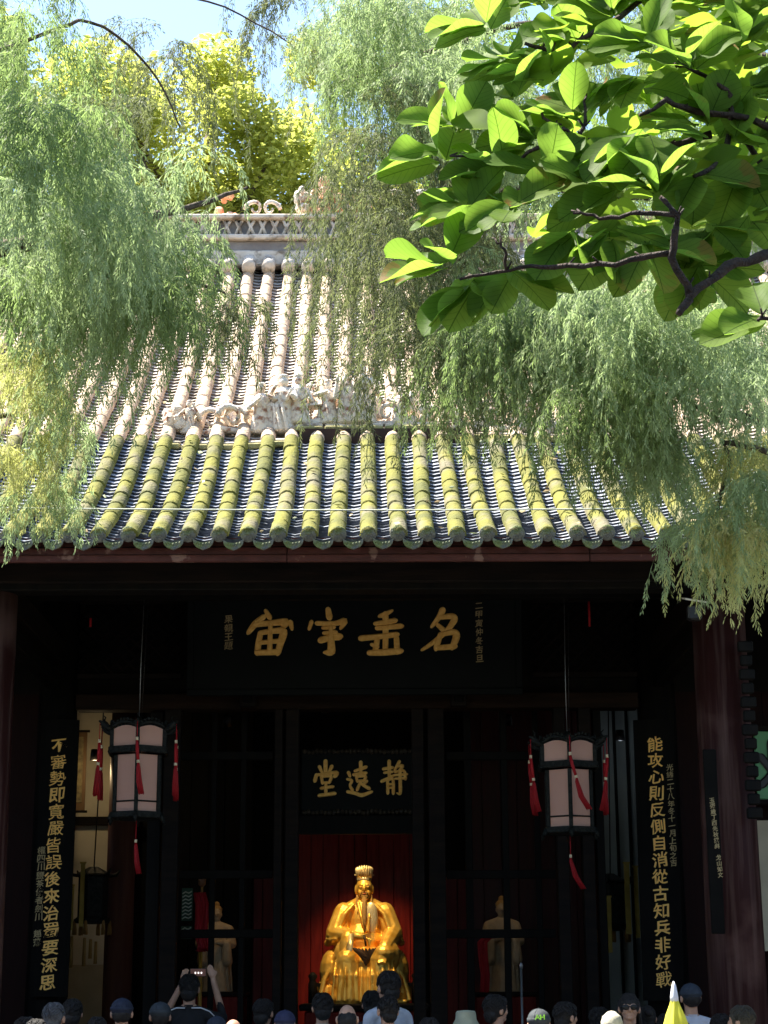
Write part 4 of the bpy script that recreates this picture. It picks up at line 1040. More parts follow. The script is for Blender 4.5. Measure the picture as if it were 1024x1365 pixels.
# floodlight under the eave at right, small hanging strips
p = at(925, 808, 15.1); e = empty('floodlight', p, 0, 'small floodlight with pale cowl under the eave, by the hanging yellow foliage', 'lamp')
MB().box((0, 0, -.06), (.12, .10, .13), 0, None, .015).build('housing', black_plastic, e); MB().add([(-.09, -.12, .03), (.09, -.12, .0), (.09, .08, .05), (-.09, .08, .08), (-.09, -.12, .045), (.09, -.12, .015), (.09, .08, .065), (-.09, .08, .095)], [(0, 3, 2, 1), (4, 5, 6, 7), (0, 1, 5, 4), (1, 2, 6, 5), (2, 3, 7, 6), (3, 0, 4, 7)]).build('cowl', mat('pale_cowl', (.6, .56, .46), None, .6), e)
for (px, y0, y1, lb) in ((785, 802, 835, 'short thin red strip hanging under the eave right of the plaque'), (121, 824, 836, 'tiny red strip hanging under the eave at the far left')):
    a = at(px, y0, 17.5); b = at(px, y1, 17.5); tag(MB().tube([(0, 0, 0), (0, 0, b.z - a.z)], .012, 6).build('red_strip', silk_red, None, a), lb, 'hanging strip')
# thin cable across the roof
a = at(-60, 676, 14.2); b = at(842, 678, 14.2); cb = MB()
cb.tube([a.lerp(b, t) + Vector((0, 0, -.06 * 4 * t * (1 - t) * .3)) for t in [i / 12 for i in range(13)]], .006, 5)
tag(cb.build('cable', mat('pale_cable', (.42, .45, .36), None, .6)), 'thin pale cable strung in front of the mossy eave tiles', 'cable')

# lamps inside the hall
def lamp(name, loc, energy, color, size, target=None, spot=None, label='', cat='lamp'):
    e = empty(name, loc, 0, label, cat)
    ld = bpy.data.lights.new(name + '_bulb', 'SPOT' if spot else 'POINT'); ld.energy = energy; ld.color = color; ld.shadow_soft_size = size
    if spot: ld.spot_size = R(spot); ld.spot_blend = .6
    lo = bpy.data.objects.new('bulb', ld); col.objects.link(lo); lo.parent = e
    if target is not None: lo.rotation_euler = (Vector(target) - Vector(loc)).to_track_quat('-Z', 'Y').to_euler()
    d = (Vector(target) - Vector(loc)).normalized() if target is not None else Vector((0, 0, -1))
    MB().tube([-d * .16, -d * .03], [.05, .06], 12, cap=True).build('housing', black_plastic, e)
    return e
lamp('ceiling_spotlight', (-.35, 20.35, 4.7), 95, (1.0, .72, .36), .05, (sb.x, SY, sb.z + .75), 44, 'black ceiling spotlight aimed at the golden statue')
lamp('wall_lamp', (Xp(120, 21.9), 21.9, 4.35), 3.2, (1.0, .74, .40), .06, None, None, 'small warm lamp lighting the cream wall of the left bay')
lamp('ceiling_spotlight', (-1.5, 20.8, 4.6), 9, (1.0, .72, .4), .05, at(287, 1250, 21.6), 30, 'added black ceiling spotlight to brighten the left attendant statue')  # added lamp that lifts this statue out of the dark bay
lamp('ceiling_spotlight', (1.7, 20.8, 4.6), 5, (1.0, .75, .45), .05, at(671, 1250, 21.6), 30, 'added black ceiling spotlight to brighten the right attendant statue')  # added lamp, weaker, for the statue on the other side
lamp('wall_lamp', (Xp(835, 22.2), 22.2, 4.6), .35, (.8, .9, 1.0), .06, None, None, 'small added cool fill lamp over the grey wall of the right bay')  # faint cool fill added here, with no known fixture

# ------------------------------------------------------------------ people
def person_mesh(kind):
    m = MB()
    z = 0.0
    m.ball((0, 0, 1.27), (.165, .105, .20)); m.ball((0, .01, 1.10), (.145, .10, .18)); m.ball((0, 0, .95), (.165, .115, .14))
    m.caps((0, -.01, 1.40), (0, .01, 1.50), .058, .052)
    for sx in (-1, 1):
        m.caps((sx * .05, 0, 1.42), (sx * .165, 0, 1.385), .055, .058)
        m.caps((sx * .085, 0, .92), (sx * .095, .01, .50), .088, .060); m.caps((sx * .095, .01, .50), (sx * .10, -.02, .09), .058, .040)
        m.caps((sx * .10, -.04, .045), (sx * .115, .12, .035), .042, .035)
    def hand(p, d, up):
        d = Vector(d).normalized(); up = Vector(up).normalized(); sd_ = d.cross(up)
        m.ball(Vector(p) + d * .04, (.036, .036, .036), 8, 6)
        for q, L_ in enumerate((.060, .072, .068, .052)):
            a = Vector(p) + d * .06 + sd_ * (q - 1.5) * .019; m.caps(a, a + d * L_ * .6 + up * -.004, .010, .009, 6); m.caps(a + d * L_ * .6, a + d * L_ + up * -.016, .009, .0075, 6)
        a = Vector(p) + d * .02 - sd_ * .03; m.caps(a, a + d * .035 - sd_ * .03, .011, .009, 6)
    if kind == 'photo':
        m.caps((-.19, 0, 1.37), (-.27, .16, 1.30), .054, .044); m.caps((-.27, .16, 1.30), (-.10, .34, 1.66), .040, .028); hand((-.10, .34, 1.67), (.3, .1, 1), (0, 1, .1))
        m.caps((.19, 0, 1.37), (.30, .14, 1.36), .054, .044); m.caps((.30, .14, 1.36), (.19, .30, 1.69), .040, .028); hand((.19, .30, 1.70), (-.35, .1, 1), (0, 1, .1))
    else:
        for sx in (-1, 1):
            m.caps((sx * .185, 0, 1.37), (sx * .235, -.02, 1.10), .054, .043)
            e_ = (sx * .235, .05, .86) if kind == 'stand' else (sx * .16, .20, 1.02)
            m.caps((sx * .235, -.02, 1.10), e_, .040, .027)
            hand(e_, (0, .15, -1) if kind == 'stand' else (-sx, .5, .1), (sx, 0, 0) if kind == 'stand' else (0, 0, 1))
    body = remesh(m, .0125, 3)
    # head with features, joined into the same mesh
    h = MB(); h.caps((0, .0, 1.46), (0, .01, 1.54), .056, .056)
    h.ball((0, .0, 1.615), (.074, .092, .105), 18, 14); h.ball((0, .035, 1.555), (.052, .055, .055), 12, 8)
    h.ball((0, .098, 1.60), (.013, .018, .022), 8, 6); h.tube([(0, .088, 1.635), (0, .104, 1.598)], [.007, .011], 6)
    for sx in (-1, 1):
        h.ball((sx * .083, .0, 1.600), (.014, .022, .033), 8, 6); h.caps((sx * .018, .086, 1.642), (sx * .048, .076, 1.644), .009, .007, 6)
        h.ball((sx * .033, .072, 1.59), (.022, .022, .024), 8, 6); h.ball((sx * .03, .082, 1.622), (.014, .010, .008), 8, 5)
    h.caps((-.018, .083, 1.562), (.018, .083, 1.562), .009, .009, 6); h.ball((0, .078, 1.535), (.024, .02, .018), 8, 6)
    head = remesh(h, .006, 2)
    bm = bmesh.new(); bm.from_mesh(body); nb = len(bm.faces); bm.from_mesh(head)
    out = bpy.data.meshes.new('person_body'); bm.to_mesh(out); bm.free()
    for p in out.polygons:
        c = p.center; r_ = math.hypot(c.x, c.y); mi = 1
        if p.index >= nb: mi = 0 if c.z > 1.475 else (0 if c.y > .03 and c.z > 1.45 else 1)
        elif c.z < .075: mi = 3
        elif c.z < .96: mi = 2
        if p.index < nb and c.z > 1.462 and r_ < .07: mi = 0
        if p.index < nb:
            if kind == 'stand' and abs(c.x) > .195 and c.z < 1.12: mi = 0
            if kind == 'bent' and (c.y > .08 and .94 < c.z < 1.2 or abs(c.x) > .20 and c.z < 1.12): mi = 0
            if kind == 'photo' and (c.y > .17 and c.z > 1.25): mi = 0
        p.material_index = mi
    for _ in range(4): out.materials.append(skin)
    out.polygons.foreach_set('use_smooth', [True] * len(out.polygons))
    return out
bodies = {k: person_mesh(k) for k in ('stand', 'bent', 'photo')}
HEADC = Vector((0, 0, 1.60))
def hair_mesh(style, seed):
    r_ = random.Random(seed); m = MB()
    off = Vector((seed * 3.1, seed, 0))
    def f(q): return 1 + .07 * noise.noise(q * 2.2 + off) + .05 * noise.noise(Vector((q.x * 9, q.y * 9, q.z * 2.5)) + off) + .03 * noise.noise(Vector((q.x * 22, q.y * 22, q.z * 5)) + off)
    def comb(m, a, b, c, zc, n):
        # locks combed down and round from the crown
        for k in range(n):
            az = r_.uniform(0, 6.28); e0 = r_.uniform(.2, 1.35); sw = r_.uniform(-.25, .25); pts = []
            for j in range(4):
                e = e0 - j * .16; A_ = az + sw * j; q = 1.035 + .03 * math.sin(j * 1.1) + r_.uniform(-.01, .015)
                pts.append((a * q * math.cos(A_) * math.cos(e), -.014 + b * q * math.sin(A_) * math.cos(e), zc + c * q * math.sin(e)))
            if pts[-1][1] > .05 and pts[-1][2] < zc + .035: continue
            m.tube(pts, [.0035, .0055, .005, .001], 4)
    if style == 'short':
        m.ball((0, -.014, 1.632), (.084, .098, .100), 26, 18, fn=f); m.ball((0, -.052, 1.575), (.066, .050, .062), 16, 10, fn=f); m.ball((0, .045, 1.675), (.062, .045, .042), 14, 8, fn=f)
        comb(m, .084, .098, .100, 1.632, 130)
    elif style == 'full':
        m.ball((0, -.014, 1.634), (.090, .103, .105), 40, 28, fn=f); m.ball((0, -.055, 1.570), (.074, .054, .070), 24, 14, fn=f); m.ball((.01, .045, 1.68), (.066, .046, .045), 18, 10, fn=f)
        comb(m, .090, .103, .105, 1.634, 160)
    elif style == 'long':
        m.ball((0, -.014, 1.635), (.090, .104, .106), 26, 18, fn=f)
        for k in range(26):
            a = R(180 + 14 + k * 6.1); x = .082 * math.cos(a); y = .085 * math.sin(a)
            m.tube([(x * .9, y * .9, 1.68), (x * 1.08, y * 1.1, 1.58), (x * 1.15, y * 1.15 - .01, 1.47), (x * 1.05, y * 1.2 - .02, 1.36 + r_.uniform(-.03, .02))], [.018, .020, .018, .006], 6)
    elif style == 'bun':
        m.ball((0, -.014, 1.634), (.086, .100, .102), 26, 18, fn=f); m.ball((0, -.052, 1.575), (.066, .050, .06), 16, 10, fn=f); m.ball((0, -.11, 1.67), (.045, .04, .042), 14, 10, fn=f)
    elif style == 'thin':
        m.ball((0, -.03, 1.600), (.0795, .078, .078), 22, 14, fn=f)
    elif style == 'under':
        m.ball((0, -.022, 1.600), (.080, .084, .072), 22, 14, fn=f); 
    return m.mesh('hair')
def hat_mesh(style):
    m = MB()
    if style == 'cap':
        m.ball((0, -.004, 1.648), (.091, .108, .083), 24, 16); m.lathe([(.092, 0), (.096, .004), (.096, .028), (.091, .032)], 24, (0, 0, 0), 0)
        n = len(m.v) - 96
        for i in range(n, len(m.v)): x, y, z = m.v[i]; m.v[i] = (x, y * 1.15 - .004, z + 1.630)
        m.ball((0, -.004, 1.732), (.010, .010, .005), 8, 5)
        for a in (0, 60, 120): 
            pts = [(.0925 * math.cos(R(a)) * math.sin(t), .1095 * math.sin(R(a)) * math.sin(t) - .004, 1.648 + .0842 * math.cos(t)) for t in [x * .2 - 1.4 for x in range(15)]]; m.tube(pts, .0016, 4)
        vs = []; 
        for k in range(11):
            u = k / 10 * 2 - 1; vs += [(u * .078, .085 * math.sqrt(max(0, 1 - u * u * .55)), 1.635), (u * .070, .10 + .078 * math.sqrt(max(0, 1 - u * u)), 1.622 - .012 * u * u)]
        m.add(vs, [(2 * k, 2 * k + 1, 2 * k + 3, 2 * k + 2) for k in range(10)]); m.add([(x, y, z - .006) for x, y, z in vs], [(2 * k, 2 * k + 2, 2 * k + 3, 2 * k + 1) for k in range(10)])
    elif style == 'bucket':
        m.lathe([(.130, 1.598), (.126, 1.604), (.099, 1.652), (.096, 1.656), (.090, 1.715), (.080, 1.732), (.02, 1.738)], 28, (0, -.004, 0))
    elif style == 'scarf':
        m.ball((0, -.012, 1.636), (.090, .102, .100), 24, 16, fn=lambda q: 1 + .03 * math.sin(q.z * 14)); m.ball((0, -.10, 1.60), (.03, .03, .045), 10, 8)
    return m.mesh('hat')
hats = {k: hat_mesh(k) for k in ('cap', 'bucket', 'scarf')}
# px, head-top py, distance, turn (deg, 0 = back to us), body, hair, hair colour, hat, shirt colour, trousers, label
PEOPLE = [
 (33, 1353, 12.6, 70, 'stand', 'short', 'b', None, (.30, .16, .14), 'person with short black hair in a dusty red shirt, at the bottom left edge'),
 (50, 1356, 12.0, -20, 'stand', 'short', 'b', None, (.05, .05, .06), 'person with black hair in a black shirt, second from the left edge of the crowd'),
 (73, 1334, 12.8, -12, 'stand', 'short', 'g', None, (.12, .13, .15), 'person with greying hair and visible right ear, below the left couplet board'),
 (97, 1330, 13.4, 8, 'stand', 'full', 'b', None, (.06, .06, .08), 'person with full black hair, beside the grey-haired one below the left couplet board'),
 (130, 1353, 12.6, 0, 'stand', 'short', 'b', None, (.38, .34, .26), 'person with black hair and pale collar, low in the crowd left of the navy cap'),
 (163, 1328, 13.0, 5, 'stand', 'under', 'b', ('cap', (.018, .024, .045)), (.10, .10, .12), 'person in a dark navy cap with both ears showing, below the left lantern'),
 (214, 1333, 13.2, 10, 'stand', 'under', 'b', ('cap', (.030, .038, .045)), (.06, .06, .07), 'person in a slate grey cap, just left of the one raising a phone'),
 (253, 1297, 14.9, 0, 'photo', 'full', 'b', None, (.012, .012, .014), 'person in black with pale piping holding a phone up with both hands'),
 (289, 1352, 13.0, 0, 'stand', 'under', 'b', ('cap', (.020, .028, .045)), (.05, .06, .08), 'person in dark blue cap low in the crowd, right of the one raising a phone'),
 (311, 1357, 12.2, 0, 'stand', None, 'b', None, (.20, .19, .16), 'bald person whose bare head shows at the bottom edge'),
 (352, 1330, 13.6, -25, 'stand', 'full', 'b', None, (.02, .02, .025), 'person with a wide mass of black hair, left of the central doorway'),
 (380, 1344, 13.0, 0, 'stand', 'thin', 'g', ('cap', (.028, .032, .075)), (.08, .09, .13), 'person in an indigo cap over grey hair, at the left side of the central doorway'),
 (430, 1322, 13.4, 5, 'stand', 'full', 'b', None, (.20, .42, .48), 'person with black hair in a light blue shirt, left of the golden statue'),
 (463, 1335, 12.8, 0, 'stand', 'thin', 'b', None, (.34, .28, .18), 'balding person in a beige shirt, in front of the golden statue'),
 (496, 1318, 13.8, -15, 'stand', 'short', 'b', None, (.04, .04, .05), 'person with black hair in a black shirt, directly in front of the golden statue'),
 (517, 1325, 13.0, 18, 'stand', 'short', 'b', None, (.018, .022, .06), 'person with short black hair and navy shirt, left ear showing, below the statue'),
 (517, 1293, 13.4, 35, 'stand', 'full', 'b', None, (.52, .54, .60), 'tallest person, white shirt with grey shoulder strap, before the golden statue'),
 (572, 1355, 12.8, 0, 'stand', 'full', 'b', None, (.05, .05, .06), 'person with dark hair low in the crowd, right of the white shirt'),
 (621, 1345, 13.0, 0, 'stand', 'under', 'b', ('bucket', (.33, .34, .24)), (.16, .16, .13), 'person in a khaki bucket hat, right of the central doorway'),
 (661, 1324, 13.2, -62, 'stand', 'full', 'b', None, (.07, .09, .14), 'person with black hair in profile facing right, below the right attendant statue'),
 (718, 1342, 12.2, 0, 'stand', 'under', 'b', ('cap', (.040, .048, .055)), (.10, .10, .10), 'person in a charcoal cap with a neon green mark on it'),
 (754, 1334, 13.0, -58, 'stand', 'full', 'b', None, (.05, .05, .06), 'person with bushy black hair in profile, right of the cap with a neon green mark'),
 (800, 1340, 13.6, -70, 'stand', 'short', 'b', None, (.28, .24, .18), 'person with a pale face in profile, left of the one in sunglasses'),
 (815, 1346, 12.2, 0, 'stand', None, 'b', ('scarf', (.52, .49, .38)), (.36, .33, .26), 'person in a cream head covering, in front of the one in sunglasses'),
 (838, 1322, 13.2, 176, 'stand', 'long', 'b', None, (.46, .42, .34), 'long-haired person in dark sunglasses facing the camera'),
 (862, 1338, 13.4, 0, 'stand', 'bun', 'b', None, (.04, .04, .05), 'person with black hair in a bun, between the sunglasses and the yellow umbrella'),
 (887, 1349, 13.0, 10, 'stand', 'short', 'b', None, (.26, .28, .20), 'person in a sage green shirt, half hidden left of the yellow umbrella'),
 (920, 1308, 13.4, 10, 'stand', 'under', 'b', ('cap', (.028, .038, .055)), (.52, .54, .62), 'person in dark cap and white shirt with dark strap, right of the umbrella'),
 (960, 1350, 12.8, 0, 'stand', 'full', 'b', None, (.03, .03, .035), 'dark-haired person low in the crowd, right of the shirt with the dark strap'),
 (987, 1339, 12.4, 60, 'stand', 'full', 'b', None, (.10, .09, .07), 'person with olive-brown hair in profile facing left, at the bottom right corner'),
]
hair_olive = mat('olive_brown_hair', (.035, .032, .022), (.06, .052, .035), .6, scale=14, bump=.6)
for i, (px, py, Y, turn, bk, hs, hc, hat, shirt, lb) in enumerate(PEOPLE):
    Y = Y * 1.115; top = at(px, py + 2, Y); gz = .012 if Y < 14.3 else .062 if Y < 14.75 else .14
    hh = 1.735 if hat or hs else 1.72
    k = (top.z - gz) / hh
    e = empty('person', (top.x, Y, gz), R(turn), lb, 'person', 'visitors crowding before the hall'); e.scale = (min(k, .97),) * 2 + (k,)
    b = link('body', bodies[bk], None, e)
    cl = [skin, cloth('shirt_%d_%d_%d' % tuple(int(x * 100) for x in shirt), shirt), cloth('dark_trousers', (.03, .033, .045)) if i % 3 else cloth('khaki_trousers', (.16, .14, .10)), cloth('shoes', (.04, .035, .03))]
    for q in range(4): b.material_slots[q].link = 'OBJECT'; b.material_slots[q].material = cl[q]
    if hs:
        o = link('hair', hair_mesh(hs, i + 1), hair_olive if i == len(PEOPLE) - 1 else hair_black if hc == 'b' else hair_grey, e)
    if hat:
        me = hats[hat[0]].copy(); o = link({'cap': 'cap', 'bucket': 'bucket_hat', 'scarf': 'headscarf'}[hat[0]], me, cloth('hat_%d' % i, hat[1]), e)
        if px == 718:                                    # cap turned backwards with neon letters
            o.rotation_euler = (0, 0, math.pi); 
            o.rotation_euler = (0, 0, 0)
            neon = mat('neon_green_print', (.45, .95, .08), None, .6)
            for q, ch in enumerate('AH'):
                mm_ = char_mesh(ch).copy(); mm_.materials.clear(); mm_.materials.append(neon)
                t = link('printed_letter', mm_, None, o); t.location = (-.020 + q * .040, -.1105, 1.668); t.rotation_euler = (R(78), 0, 0); t.scale = (.044, .040, .05)
    if px == 838:
        g_ = MB()
        for sx in (-1, 1): g_.ball((sx * .033, .100, 1.622), (.031, .010, .024), 14, 8); g_.tube([(sx * .062, .092, 1.628), (sx * .082, .0, 1.625)], .004, 5)
        g_.tube([(-.01, .106, 1.628), (.01, .106, 1.628)], .004, 5); g_.build('sunglasses', black_plastic, e)
    if px == 517 and py == 1293 or px == 920:
        c = (.22, .22, .21) if px == 517 else (.03, .02, .03); sx = 1 if px == 517 else 1
        pts = [(-.10 * sx, .06, 1.44), (-.10 * sx, -.01, 1.455), (-.06 * sx, -.10, 1.38), (.02 * sx, -.118, 1.24), (.12 * sx, -.11, 1.05), (.17 * sx, -.06, .95)]
        MB().tube(pts, .014, 6, flat=(1, .4, 1)).build('shoulder_strap', cloth('strap_%d' % i, c), e)
    if bk == 'photo':
        ph_ = MB(); ph_.box((.045, .35, 1.755), (.155, .010, .075), 0, None, .006).build('phone', black_plastic, e)
        e.children[-1].name = 'phone'
        scr = MB(); scr.box((.045, .342, 1.755), (.140, .004, .064)).build('screen', mat('phone_screen', (.02, .015, .015), None, .3, emis=((.25, .12, .10), .05)), e.children[-1])
        for q in range(3): MB().ball((.02 + q * .028, .339, 1.752), (.008, .002, .010), 8, 5).build('screen_image', mat('phone_image', (.8, .7, .66), None, .4, emis=((1, .85, .8), .35)) if 'phone_image' not in MATS else MATS['phone_image'], e.children[-1])
        pp = MB()
        for sx in (-1, 1): pp.tube([(sx * .03, -.075, 1.445), (sx * .11, -.062, 1.445), (sx * .19, -.045, 1.415), (sx * .235, -.03, 1.37)], .006, 5)
        pp.build('piping', cloth('white_piping', (.7, .7, .72)), e)
# furled yellow umbrella held up in the crowd
uy = 13.1; tp = at(898, 1308, uy); e = empty('folded_umbrella', (tp.x, uy, .6), 0, 'furled yellow umbrella with a white tip, held upright beside the dark cap', 'umbrella')
H = tp.z - .6; m = MB(); n = 28; vs = []; prof_u = [(.0, .014), (.08, .030), (.16, .062), (.26, .090), (.45, .112), (.72, .12)]
for (dz, rr) in prof_u:
    for k in range(n): a = 2 * math.pi * k / n; q = rr * (1 + .16 * math.cos(a * 7 + dz * 5)); vs.append((q * math.cos(a), q * math.sin(a), H - .07 - dz))
fs = [(i * n + k, i * n + n + k, i * n + n + (k + 1) % n, i * n + (k + 1) % n) for i in range(len(prof_u) - 1) for k in range(n)]
m.add(vs, fs, 0, True); m.build('canopy', mat('yellow_fabric', (.75, .72, .08), (.68, .66, .07), .7, scale=6, trans=.25, tcol=(.8, .8, .1)), e)
MB().lathe([(.03, H - .135), (.028, H - .10), (.016, H - .03), (.004, H)], 12).build('white_tip', cloth('white_tip_cloth', (.75, .77, .85)), e)
MB().tube([(0, 0, .0), (0, 0, H - .1)], .008, 8).build('shaft', metal_grey, e)

# ------------------------------------------------------------------ weeping cypresses
def sprays(roots, dirs, Ls, step=.030, nleaf=7):
    """hanging feathery sprays: a drooping twig with small fronds, each frond set with fine leaflets -> quads (M,4,3)"""
    out = []
    for i in range(len(roots)):
        L = Ls[i]; n = max(int(L / step), 5)
        t = np.linspace(0, 1, n)[:, None]
        ph = nr.rand() * 6; curl = nr.normal(0, .06, 3)
        ax = roots[i] + dirs[i] * (L * .75) * (1 - (1 - t) ** 2) + np.array([0, 0, -1.0]) * L * (t ** 1.6) * .85
        ax += np.stack([np.sin(t[:, 0] * 5 + ph), np.cos(t[:, 0] * 4 + ph), 0 * t[:, 0]], 1) * .02 + curl * t
        tang = np.gradient(ax, axis=0); tang /= np.linalg.norm(tang, axis=1)[:, None] + 1e-9
        wd = .0024
        sdv = np.cross(tang, nr.normal(0, 1, (n, 3))); sdv /= np.linalg.norm(sdv, axis=1)[:, None] + 1e-9
        out.append(np.stack([ax[:-1] - sdv[:-1] * wd, ax[:-1] + sdv[:-1] * wd, ax[1:] + sdv[1:] * wd, ax[1:] - sdv[1:] * wd], 1))
        az = nr.rand(n) * 2 * np.pi
        rad = np.stack([np.cos(az), np.sin(az), nr.normal(0, .2, n)], 1)
        d = rad * (1.0 - .35 * t) + tang * (.45 + nr.rand(n, 1) * .5) + np.array([0, 0, -.25])
        d /= np.linalg.norm(d, axis=1)[:, None]
        Lf = (.06 + .05 * nr.rand(n, 1)) * (1.15 - .55 * t)
        pl = np.cross(d, nr.normal(0, 1, (n, 3))); pl /= np.linalg.norm(pl, axis=1)[:, None] + 1e-9
        nm = np.cross(d, pl)
        for j in range(nleaf):
            u = (j + .6) / nleaf; sg = 1 if j % 2 else -1
            p0 = ax + d * Lf * u + np.array([0, 0, -1.0]) * Lf * .35 * u * u
            if j == nleaf - 1: sg *= .1
            q = d * .8 + pl * sg * .6 + np.array([0, 0, -.75]) + nr.normal(0, .15, (n, 3)); q /= np.linalg.norm(q, axis=1)[:, None]
            ll = (.030 + .024 * nr.rand(n, 1)) * (1.1 - .4 * u)
            w = np.cross(q, nm + nr.normal(0, .5, (n, 3))); w /= np.linalg.norm(w, axis=1)[:, None] + 1e-9; w *= .0037 * (.7 + .6 * nr.rand(n, 1))
            mid = p0 + q * ll * .5
            out.append(np.stack([p0, mid + w, p0 + q * ll, mid - w], 1))
    return np.concatenate(out)
def cypress(name, label, base, blobs, limbs, group=None, th=.16):
    e = empty(name, base, 0, label, 'tree', group)
    off = np.array(base)
    by = {}
    for (px, py, rx, ry, Y, dY, n, L0, L1, mt) in blobs:
        roots = []; dirs = []; Ls = []
        # strands hang in bunches from short side branches so the outline stays ragged
        nb = max(int(n * (1.12 if px > 500 else .98) / 9), 1)
        for b in range(nb):
            a = nr.rand() * 6.283; rr = min(abs(nr.normal(0, .62)), 1.35)
            cx, cyy, cY = px + rx * rr * math.cos(a), py + ry * rr * math.sin(a), Y + nr.uniform(-dY, dY)
            c = np.array(at(cx, cyy, cY)); az = nr.rand() * 6.283; sd_ = np.array([math.cos(az), math.sin(az) * .7, .1])
            for k in range(9):
                u = k / 8
                roots.append(c + sd_ * (u - .3) * .34 + nr.normal(0, .03, 3) + np.array([0, 0, .04 * math.sin(u * 3)])); 
                az2 = az + nr.normal(0, .7); dirs.append(np.array([math.cos(az2) * .5, math.sin(az2) * .4, nr.uniform(0, .25)])); Ls.append(nr.uniform(L0, L1) * 1.3)
        V = sprays(np.array(roots), np.array(dirs), Ls)
        by.setdefault(mt, []).append(V)
    for mt, vs in by.items():
        V = np.concatenate(vs) - off
        o = quads_mesh('foliage', V, MATS[mt], e); o['kind'] = 'stuff'
    for li, (pts, r0, r1) in enumerate(limbs):
        P = [Vector(p) for p in pts]; 
        Q = []; 
        for i in range(len(P) - 1):
            a = P[max(i - 1, 0)]; b = P[i]; c = P[i + 1]; d = P[min(i + 2, len(P) - 1)]
            for k in range(5):
                u = k / 5; Q.append(.5 * (2 * b + (c - a) * u + (2 * a - 5 * b + 4 * c - d) * u * u + (3 * b - a - 3 * c + d) * u ** 3) + Vector((nr.normal(0, r1 * .5), nr.normal(0, r1 * .5), nr.normal(0, r1 * .5))))
        Q.append(P[-1]); n_ = len(Q)
        Q = [q - Vector(base) for q in Q]
        o = MB().tube(Q, [r0 + (r1 - r0) * i / (n_ - 1) for i in range(n_)], 8 if r0 > .05 else 5).build('trunk' if li == 0 else 'branch', bark, e)
    return e
G, PL, YE, DK = 'cypress_needles', 'glare_pale_cypress_needles', 'sunlit_dry_cypress_needles', 'silhouette_cypress_needles'
baseL = (-4.6, 9.5, 0)
A = lambda px, py, Y: tuple(at(px, py, Y))
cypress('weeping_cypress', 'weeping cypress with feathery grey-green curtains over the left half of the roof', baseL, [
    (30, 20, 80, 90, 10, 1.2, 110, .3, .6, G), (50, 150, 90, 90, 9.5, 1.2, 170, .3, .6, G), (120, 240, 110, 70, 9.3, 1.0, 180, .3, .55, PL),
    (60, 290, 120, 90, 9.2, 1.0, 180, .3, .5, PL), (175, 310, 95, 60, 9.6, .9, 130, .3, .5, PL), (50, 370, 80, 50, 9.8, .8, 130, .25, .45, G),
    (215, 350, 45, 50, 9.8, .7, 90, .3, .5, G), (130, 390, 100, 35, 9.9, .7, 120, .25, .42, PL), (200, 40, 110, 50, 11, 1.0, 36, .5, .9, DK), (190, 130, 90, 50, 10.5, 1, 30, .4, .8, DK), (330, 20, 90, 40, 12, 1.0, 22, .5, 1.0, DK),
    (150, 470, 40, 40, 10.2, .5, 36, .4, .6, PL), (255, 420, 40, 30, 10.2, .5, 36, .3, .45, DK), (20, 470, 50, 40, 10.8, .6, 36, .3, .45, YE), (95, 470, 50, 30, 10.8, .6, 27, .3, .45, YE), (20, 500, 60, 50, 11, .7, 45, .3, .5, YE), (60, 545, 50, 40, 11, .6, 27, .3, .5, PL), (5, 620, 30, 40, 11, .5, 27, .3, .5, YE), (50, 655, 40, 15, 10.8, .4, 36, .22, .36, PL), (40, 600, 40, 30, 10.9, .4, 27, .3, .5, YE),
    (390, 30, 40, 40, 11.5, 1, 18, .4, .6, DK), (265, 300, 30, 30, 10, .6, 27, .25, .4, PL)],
    [([(-4.6, 9.5, 0), (-4.5, 9.5, 3), (-4.3, 9.4, 6), (-4.2, 9.5, 9), (-4.0, 9.6, 13)], .24, .10),
     ([(-4.3, 9.4, 6.0), A(20, 60, 9.6), A(120, 30, 9.8), A(200, 90, 10.2), A(240, 170, 10.3)], .016, .005),
     ([(-4.35, 9.4, 5.2), A(10, 330, 9.4), A(130, 300, 9.4), A(240, 280, 9.6), A(330, 250, 9.8)], .06, .008),
     ([(-4.4, 9.4, 4.4), A(30, 400, 9.6), A(150, 358, 9.7), A(210, 362, 9.8), A(300, 390, 10)], .05, .006),
     ([(-4.45, 9.5, 3.6), A(-20, 500, 10.6), A(40, 520, 10.9), A(80, 570, 11), A(96, 600, 11)], .03, .006),
     ([(-4.45, 9.5, 3.6), A(-20, 560, 10.8), A(30, 600, 11), A(45, 640, 11)], .025, .006),
     ([(-4.2, 9.5, 8.0), A(60, -40, 10.5), A(180, -20, 11), A(300, 10, 11.5), A(390, 60, 11.5)], .014, .005)], 'weeping cypresses framing the hall')
baseR = (4.9, 10.6, 0)
